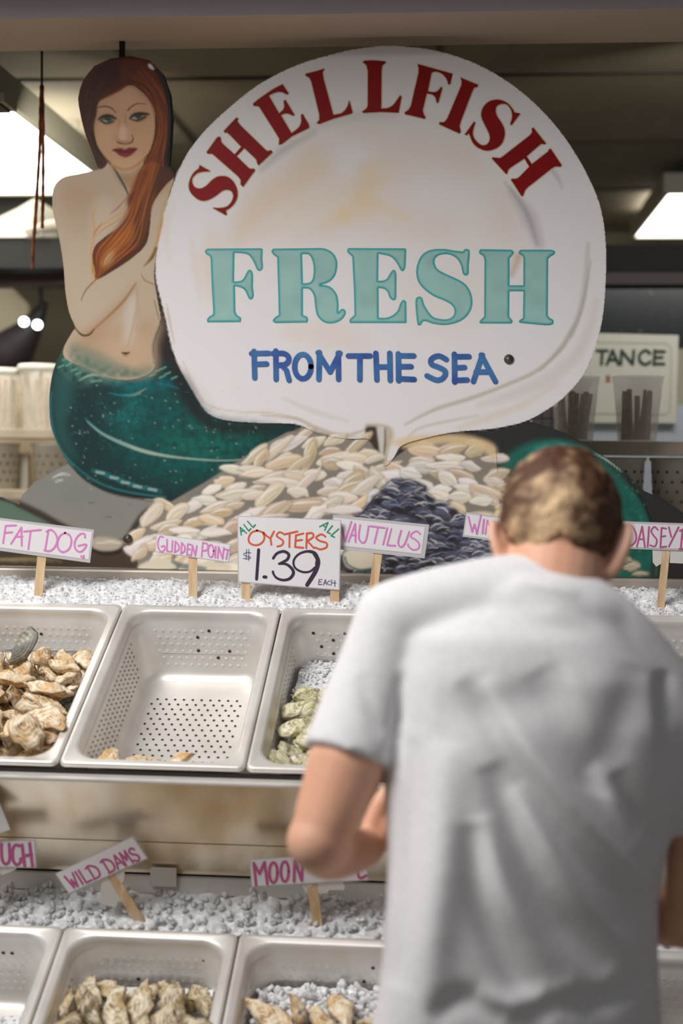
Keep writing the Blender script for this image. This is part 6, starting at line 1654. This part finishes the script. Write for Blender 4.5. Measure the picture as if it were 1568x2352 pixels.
# neck, head and ears
TIL = math.radians(40)
HC = at(1287, 1222, 2.085)
HX, HY, HZ = Vector((1, 0, 0)), Vector((0, math.cos(TIL), -math.sin(TIL))), Vector((0, math.sin(TIL), math.cos(TIL)))
RTH = Matrix.Rotation(math.radians(-4), 3, 'Z')
HX, HY, HZ = RTH @ HX, RTH @ HY, RTH @ HZ
hl = lambda x, y, z: HC+HX*x+HY*y+HZ*z
limb(bm, [at(1262, 1440, 2.035), at(1272, 1350, 2.035), at(1284, 1262, 2.068), hl(0, 0, -.02)], [0.070, 0.071, 0.068, 0.062], 22)
limb(bm, [at(1170, 1400, 2.02), at(1268, 1380, 2.02), at(1370, 1420, 2.02)], [0.03, 0.05, 0.03], 18)
def ball(bm, c, rx, ry, rz, n=28, shape=None):
    q = bmesh.ops.create_uvsphere(bm, u_segments=n, v_segments=n//2+4, radius=1.0)['verts']
    for v in q:
        x, y, z = v.co.x*rx, v.co.y*ry, v.co.z*rz
        if shape: x, y, z = shape(x, y, z)
        v.co = c+HX*x+HY*y+HZ*z
def skull(x, y, z):
    if z < 0: x *= 1-0.22*min(1, -z/.115); y += 0.012*min(1, -z/.1)
    if y < 0: z = z+0.006
    return x, y, z
ball(bm, HC, .076, .095, .112, 36, skull)
limb(bm, [hl(-.03, .055, -.085), hl(0, .078, -.108), hl(.03, .055, -.085)], [.026, .024, .026])        # jaw and chin
limb(bm, [hl(0, .088, .012), hl(0, .104, -.022), hl(0, .112, -.036)], [.009, .012, .014])              # nose
limb(bm, [hl(-.024, .090, -.066), hl(0, .098, -.065), hl(.024, .090, -.066)], [.006, .009, .006])      # mouth
limb(bm, [hl(-.05, .078, .024), hl(0, .090, .020), hl(.05, .078, .024)], [.010, .010, .010])           # brow
for sx in (-1, 1):
    pts = [hl(sx*.070, -.006, -.078), hl(sx*.082, -.016, -.066), hl(sx*.094, -.030, -.040), hl(sx*.096, -.032, -.012), hl(sx*.086, -.010, .000), hl(sx*.077, .006, -.008)]
    limb(bm, pts, [.0085, .0085, .0075, .0070, .0065, .0060], 10)
    limb(bm, [hl(sx*.075, -.010, -.066), hl(sx*.084, -.018, -.040), hl(sx*.082, -.016, -.014)], [.009, .0115, .010], 10)
    limb(bm, [hl(sx*.069, .000, -.056), hl(sx*.076, -.006, -.034), hl(sx*.075, -.004, -.012)], [.010, .011, .010], 10)
# trunk inside the shirt, down to the hips
def usec(v, uL, uR, y, b, grow=0.0):
    kx = float(np.interp(v, [1500, 1750, 2050, 2500], [0.0, 0.10, 0.34, 0.36]))
    p, q = at(uL, v, y), at(uR, v, y)
    return (Vector(((p.x+q.x)/2, y, (p.z+q.z)/2)), (q.x-p.x)/2+grow, b+grow, kx)
TOR = [(1395,1010,1440,2.01,.075),(1450,905,1462,2.01,.105),(1540,890,1530,2.005,.120),(1650,893,1568,2.0,.126),(1800,884,1566,1.99,.124),(1950,893,1546,1.98,.120),(2080,888,1524,1.975,.118),(2200,880,1524,1.97,.120),(2352,856,1532,1.965,.124),(2440,852,1540,1.962,.126)]
loft(bm, [usec(*s, -0.036) for s in TOR][::-1])
BODY = remesh('body', bm, 0.0045, 0.5, SKINM, MAN, 5)
# eyes sit in the face
for sx in (-1, 1):
    b2 = bmesh.new(); bmesh.ops.create_uvsphere(b2, u_segments=14, v_segments=10, radius=.0105); bmesh.ops.translate(b2, verts=b2.verts, vec=hl(sx*.031, .0795, -.004)); from_bm('eye', b2, mat('eye_white', (236,232,226), 0.2), MAN, True)
# white T-shirt -----------------------------------------------------------------
bm = bmesh.new()
loft(bm, [usec(*s) for s in TOR][::-1])
limb(bm, [shL, at(1040, 1392, 2.01), at(1180, 1368, 2.015), at(1280, 1384, 2.015), at(1396, 1462, 2.01), shR], [0.059, 0.060, 0.060, 0.060, 0.060, 0.059], 20)
limb(bm, [at(1120, 1394, 1.995), at(1190, 1384, 1.985), at(1268, 1392, 1.982), at(1345, 1414, 1.985), at(1400, 1438, 1.995)], [0.040, 0.046, 0.049, 0.046, 0.040], 18)
limb(bm, [at(1150, 1440, 1.985), at(1262, 1438, 1.975), at(1375, 1492, 1.985)], [0.05, 0.055, 0.05], 16)
def sleeve(pts, rad):
    P = spl(pts, False, 5); R = np.interp(np.linspace(0, 1, len(P)), np.linspace(0, 1, len(pts)), rad)
    tube(bm, [Vector(p) for p in P], list(R), 24)
sleeve([shL, at(868, 1540, 1.985), at(830, 1650, 1.965), at(801, 1742, 1.945)], [0.058, 0.060, 0.063, 0.0675])
sleeve([shR, at(1558, 1680, 2.03), at(1594, 1780, 2.04), at(1608, 1888, 2.05)], [0.058, 0.060, 0.063, 0.066])
SHM = noisy(mat('tshirt_white', (226,223,224), 0.85, 0.0, Sheen_Weight=0.1), 90, (222,219,220), (230,227,228), 0.3, 0.7)
SHIRT = remesh('tshirt', bm, 0.006, 0.5, SHM, MAN, 14)
SHIRT['label'] = 'plain white short sleeved T-shirt'
me = SHIRT.data
nv = len(me.vertices)
co = np.empty(nv*3); me.vertices.foreach_get('co', co); co = co.reshape(-1, 3)
no = np.empty(nv*3); me.vertices.foreach_get('normal', no); no = no.reshape(-1, 3)
def px_xz(u, v, y=1.88):
    p = at(u, v, y); return np.array([p.x, p.z])
disp = np.zeros(nv)
FOLDS = [  # pixel polylines across the back: ridge (+) or groove (-) in metres, half width in pixels
 ([(1110,1560),(1190,1690),(1270,1800),(1400,1960),(1520,2090)], .011, 26), ([(1060,1560),(1165,1730),(1250,1850),(1370,2000),(1510,2160)], -.015, 30),
 ([(1230,1540),(1300,1680),(1390,1820),(1480,1940)], -.009, 52), ([(1480,1540),(1420,1690),(1370,1830)], -.007, 50), ([(1180,1800),(1260,1960),(1360,2110),(1500,2260)], .010, 28),
 ([(1120,1750),(1180,1900),(1270,2080),(1410,2250)], -.014, 34), ([(1105,1860),(1150,2020),(1230,2160),(1330,2300)], .009, 26), ([(1080,1880),(1100,2050),(1170,2200),(1260,2340)], -.013, 32),
 ([(1420,1780),(1480,1900),(1530,2000)], -.010, 28), ([(1370,1760),(1440,1890),(1525,2040)], .008, 24), ([(1030,1700),(1015,1950),(995,2150),(975,2360)], .012, 44), ([(950,1700),(935,1900),(925,2100),(915,2250)], -.008, 32),
 ([(1320,1560),(1160,1620),(1000,1640)], -.006, 60), ([(1180,1345),(1260,1356),(1340,1376)], .003, 12),
 ([(1160,2310),(1060,2260),(990,2310)], -.009, 26), ([(1330,2260),(1180,2280),(1090,2250)], .008, 26), ([(1500,2300),(1380,2310),(1240,2270)], -.009, 26),
 ([(918,1560),(912,1640),(905,1720),(895,1790)], -.007, 14), ([(820,1560),(850,1640),(880,1700)], -.004, 20), ([(1538,1560),(1545,1680),(1550,1800)], -.014, 18)]
xz = co[:, [0, 2]]
for P, a, hw in FOLDS:
    Q = np.array([px_xz(*p) for p in spl(P, False, 5)])
    best = np.full(nv, 9.0); tpar = np.zeros(nv)
    for i in range(len(Q)-1):
        d = Q[i+1]-Q[i]; L = d @ d+1e-12
        t = np.clip(((xz-Q[i]) @ d)/L, 0, 1)
        e = np.linalg.norm(xz-Q[i]-t[:, None]*d, axis=1)
        k = e < best; best[k] = e[k]; tpar[k] = (i+t[k])/(len(Q)-1)
    s = hw*1.88/FPX
    disp += a*1.2*np.exp(-(best/s)**2)*np.sin(np.pi*np.clip(tpar, 0.002, 0.998))**0.7
back = np.clip(-no[:, 1]*1.6+0.1, 0, 1)
nz = np.array([noise.noise(Vector((p[0]*9+p[2]*5, p[1]*6, p[2]*6-p[0]*4))) for p in co])*0.002
co += no*((disp*back+nz)[:, None])
me.vertices.foreach_set('co', co.ravel()); me.update()
# hair ---------------------------------------------------------------------------
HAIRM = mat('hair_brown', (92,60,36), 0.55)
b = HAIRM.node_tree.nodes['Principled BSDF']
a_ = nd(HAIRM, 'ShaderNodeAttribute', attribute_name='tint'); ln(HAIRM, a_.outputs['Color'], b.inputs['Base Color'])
tc = nd(HAIRM, 'ShaderNodeTexCoord'); n1 = nd(HAIRM, 'ShaderNodeTexNoise'); n1.inputs['Scale'].default_value = 190; n1.inputs['Detail'].default_value = 5
ln(HAIRM, tc.outputs['Object'], n1.inputs['Vector'])
bp = nd(HAIRM, 'ShaderNodeBump'); bp.inputs['Strength'].default_value = 0.9; bp.inputs['Distance'].default_value = 0.004
ln(HAIRM, n1.outputs['Fac'], bp.inputs['Height']); ln(HAIRM, bp.outputs[0], b.inputs['Normal'])
vs = []; fs = []; tint = []
NU, NV = 150, 96
grid = {}
for j in range(NV+1):
    th = math.pi*j/NV
    for i in range(NU):
        ph = 2*math.pi*i/NU
        dx, dy, dz = math.sin(th)*math.cos(ph), math.sin(th)*math.sin(ph), math.cos(th)
        # lower limit of the hair: nape low, cut round the ears, forehead high
        f = dy                                     # -1 nape, +1 face
        if f < -0.30: lim = -0.58-0.24*min(1, abs(dx)/0.52)**1.5
        elif f < 0.25: lim = -0.82+(f+0.30)/0.55*0.78
        else: lim = -0.04+(f-0.25)/0.75*0.75
        fade = (dz-lim)/0.5                          # 0 at the hairline
        if fade < 0: continue
        lift = 0.003+0.010*min(1, fade)+0.006*max(0, dz)
        x, y, z = skull(dx*.076, dy*.095, dz*.112)
        nrm = Vector((dx/.076, dy/.095, dz/.112)).normalized()
        q = Vector((x, y, z))
        wob = noise.noise(q*38)*0.0045*min(1, fade*1.4)+noise.noise(q*95)*0.0028*min(1, fade*1.6)
        q = q+nrm*(lift+wob)
        grid[(i, j)] = len(vs); vs.append(hl(*q))
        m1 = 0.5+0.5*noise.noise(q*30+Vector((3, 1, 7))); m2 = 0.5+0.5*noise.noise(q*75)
        short = np.clip(1.72-fade*0.9, 0, 1)*np.clip(0.6-dy*0.9, 0, 1)*np.clip(1.1-max(0, dx-0.04)*2.5, 0, 1)*np.clip(0.35+(dx+1.0)*1.6, 0, 1)      # clipped nape shows scalp tone; lit left and shaded right put into the tint
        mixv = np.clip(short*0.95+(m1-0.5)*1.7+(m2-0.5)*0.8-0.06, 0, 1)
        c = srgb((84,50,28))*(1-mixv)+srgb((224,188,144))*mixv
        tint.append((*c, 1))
for (i, j), a in list(grid.items()):
    q = [(i, j), ((i+1) % NU, j), ((i+1) % NU, j+1), (i, j+1)]
    if j < NV and all(k in grid for k in q): fs.append(tuple(grid[k] for k in q[::-1]))
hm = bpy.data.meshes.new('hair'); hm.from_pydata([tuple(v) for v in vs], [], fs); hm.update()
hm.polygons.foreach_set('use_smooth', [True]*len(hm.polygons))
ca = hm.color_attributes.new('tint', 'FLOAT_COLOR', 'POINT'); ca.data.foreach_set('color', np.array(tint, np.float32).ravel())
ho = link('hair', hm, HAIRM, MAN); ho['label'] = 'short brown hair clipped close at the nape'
md = ho.modifiers.new('thickness', 'SOLIDIFY'); md.thickness = 0.008; md.offset = -1
# trousers and shoes, below the frame
DEN = mat('denim_dark', (58,62,78), 0.8)
bm = bmesh.new()
hipc = usec(2430, 870, 1525, 1.962, .115)
loft(bm, [(hipc[0]+Vector((0, 0, -.20)), .165, .105), (hipc[0]+Vector((0, 0, -.08)), .178, .112), (hipc[0]+Vector((0, 0, .03)), .172, .108)])
for sx in (-1, 1):
    hx = hipc[0].x+sx*.085
    limb(bm, [(hx, 1.955, .70), (hx+sx*.01, 1.95, .48), (hx+sx*.015, 1.93, .28), (hx+sx*.02, 1.92, .10)], [.088, .070, .062, .058], 18)
TRO = remesh('trousers', bm, 0.008, 0.5, DEN, MAN, 5)
TRO['label'] = 'dark blue trousers'
for sx in (-1, 1):
    hx = hipc[0].x+sx*.105
    bm = bmesh.new(); limb(bm, [(hx, 1.88, .045), (hx, 1.95, .052), (hx+sx*.01, 2.04, .040), (hx+sx*.015, 2.09, .034)], [.040, .045, .042, .032], 16, (1, 1))
    for v in bm.verts: v.co.z = max(v.co.z, 0.0)
    bmesh.ops.recalc_face_normals(bm, faces=bm.faces)
    from_bm('shoe', bm, mat('shoe_grey', (90,88,88), 0.6), MAN, True)
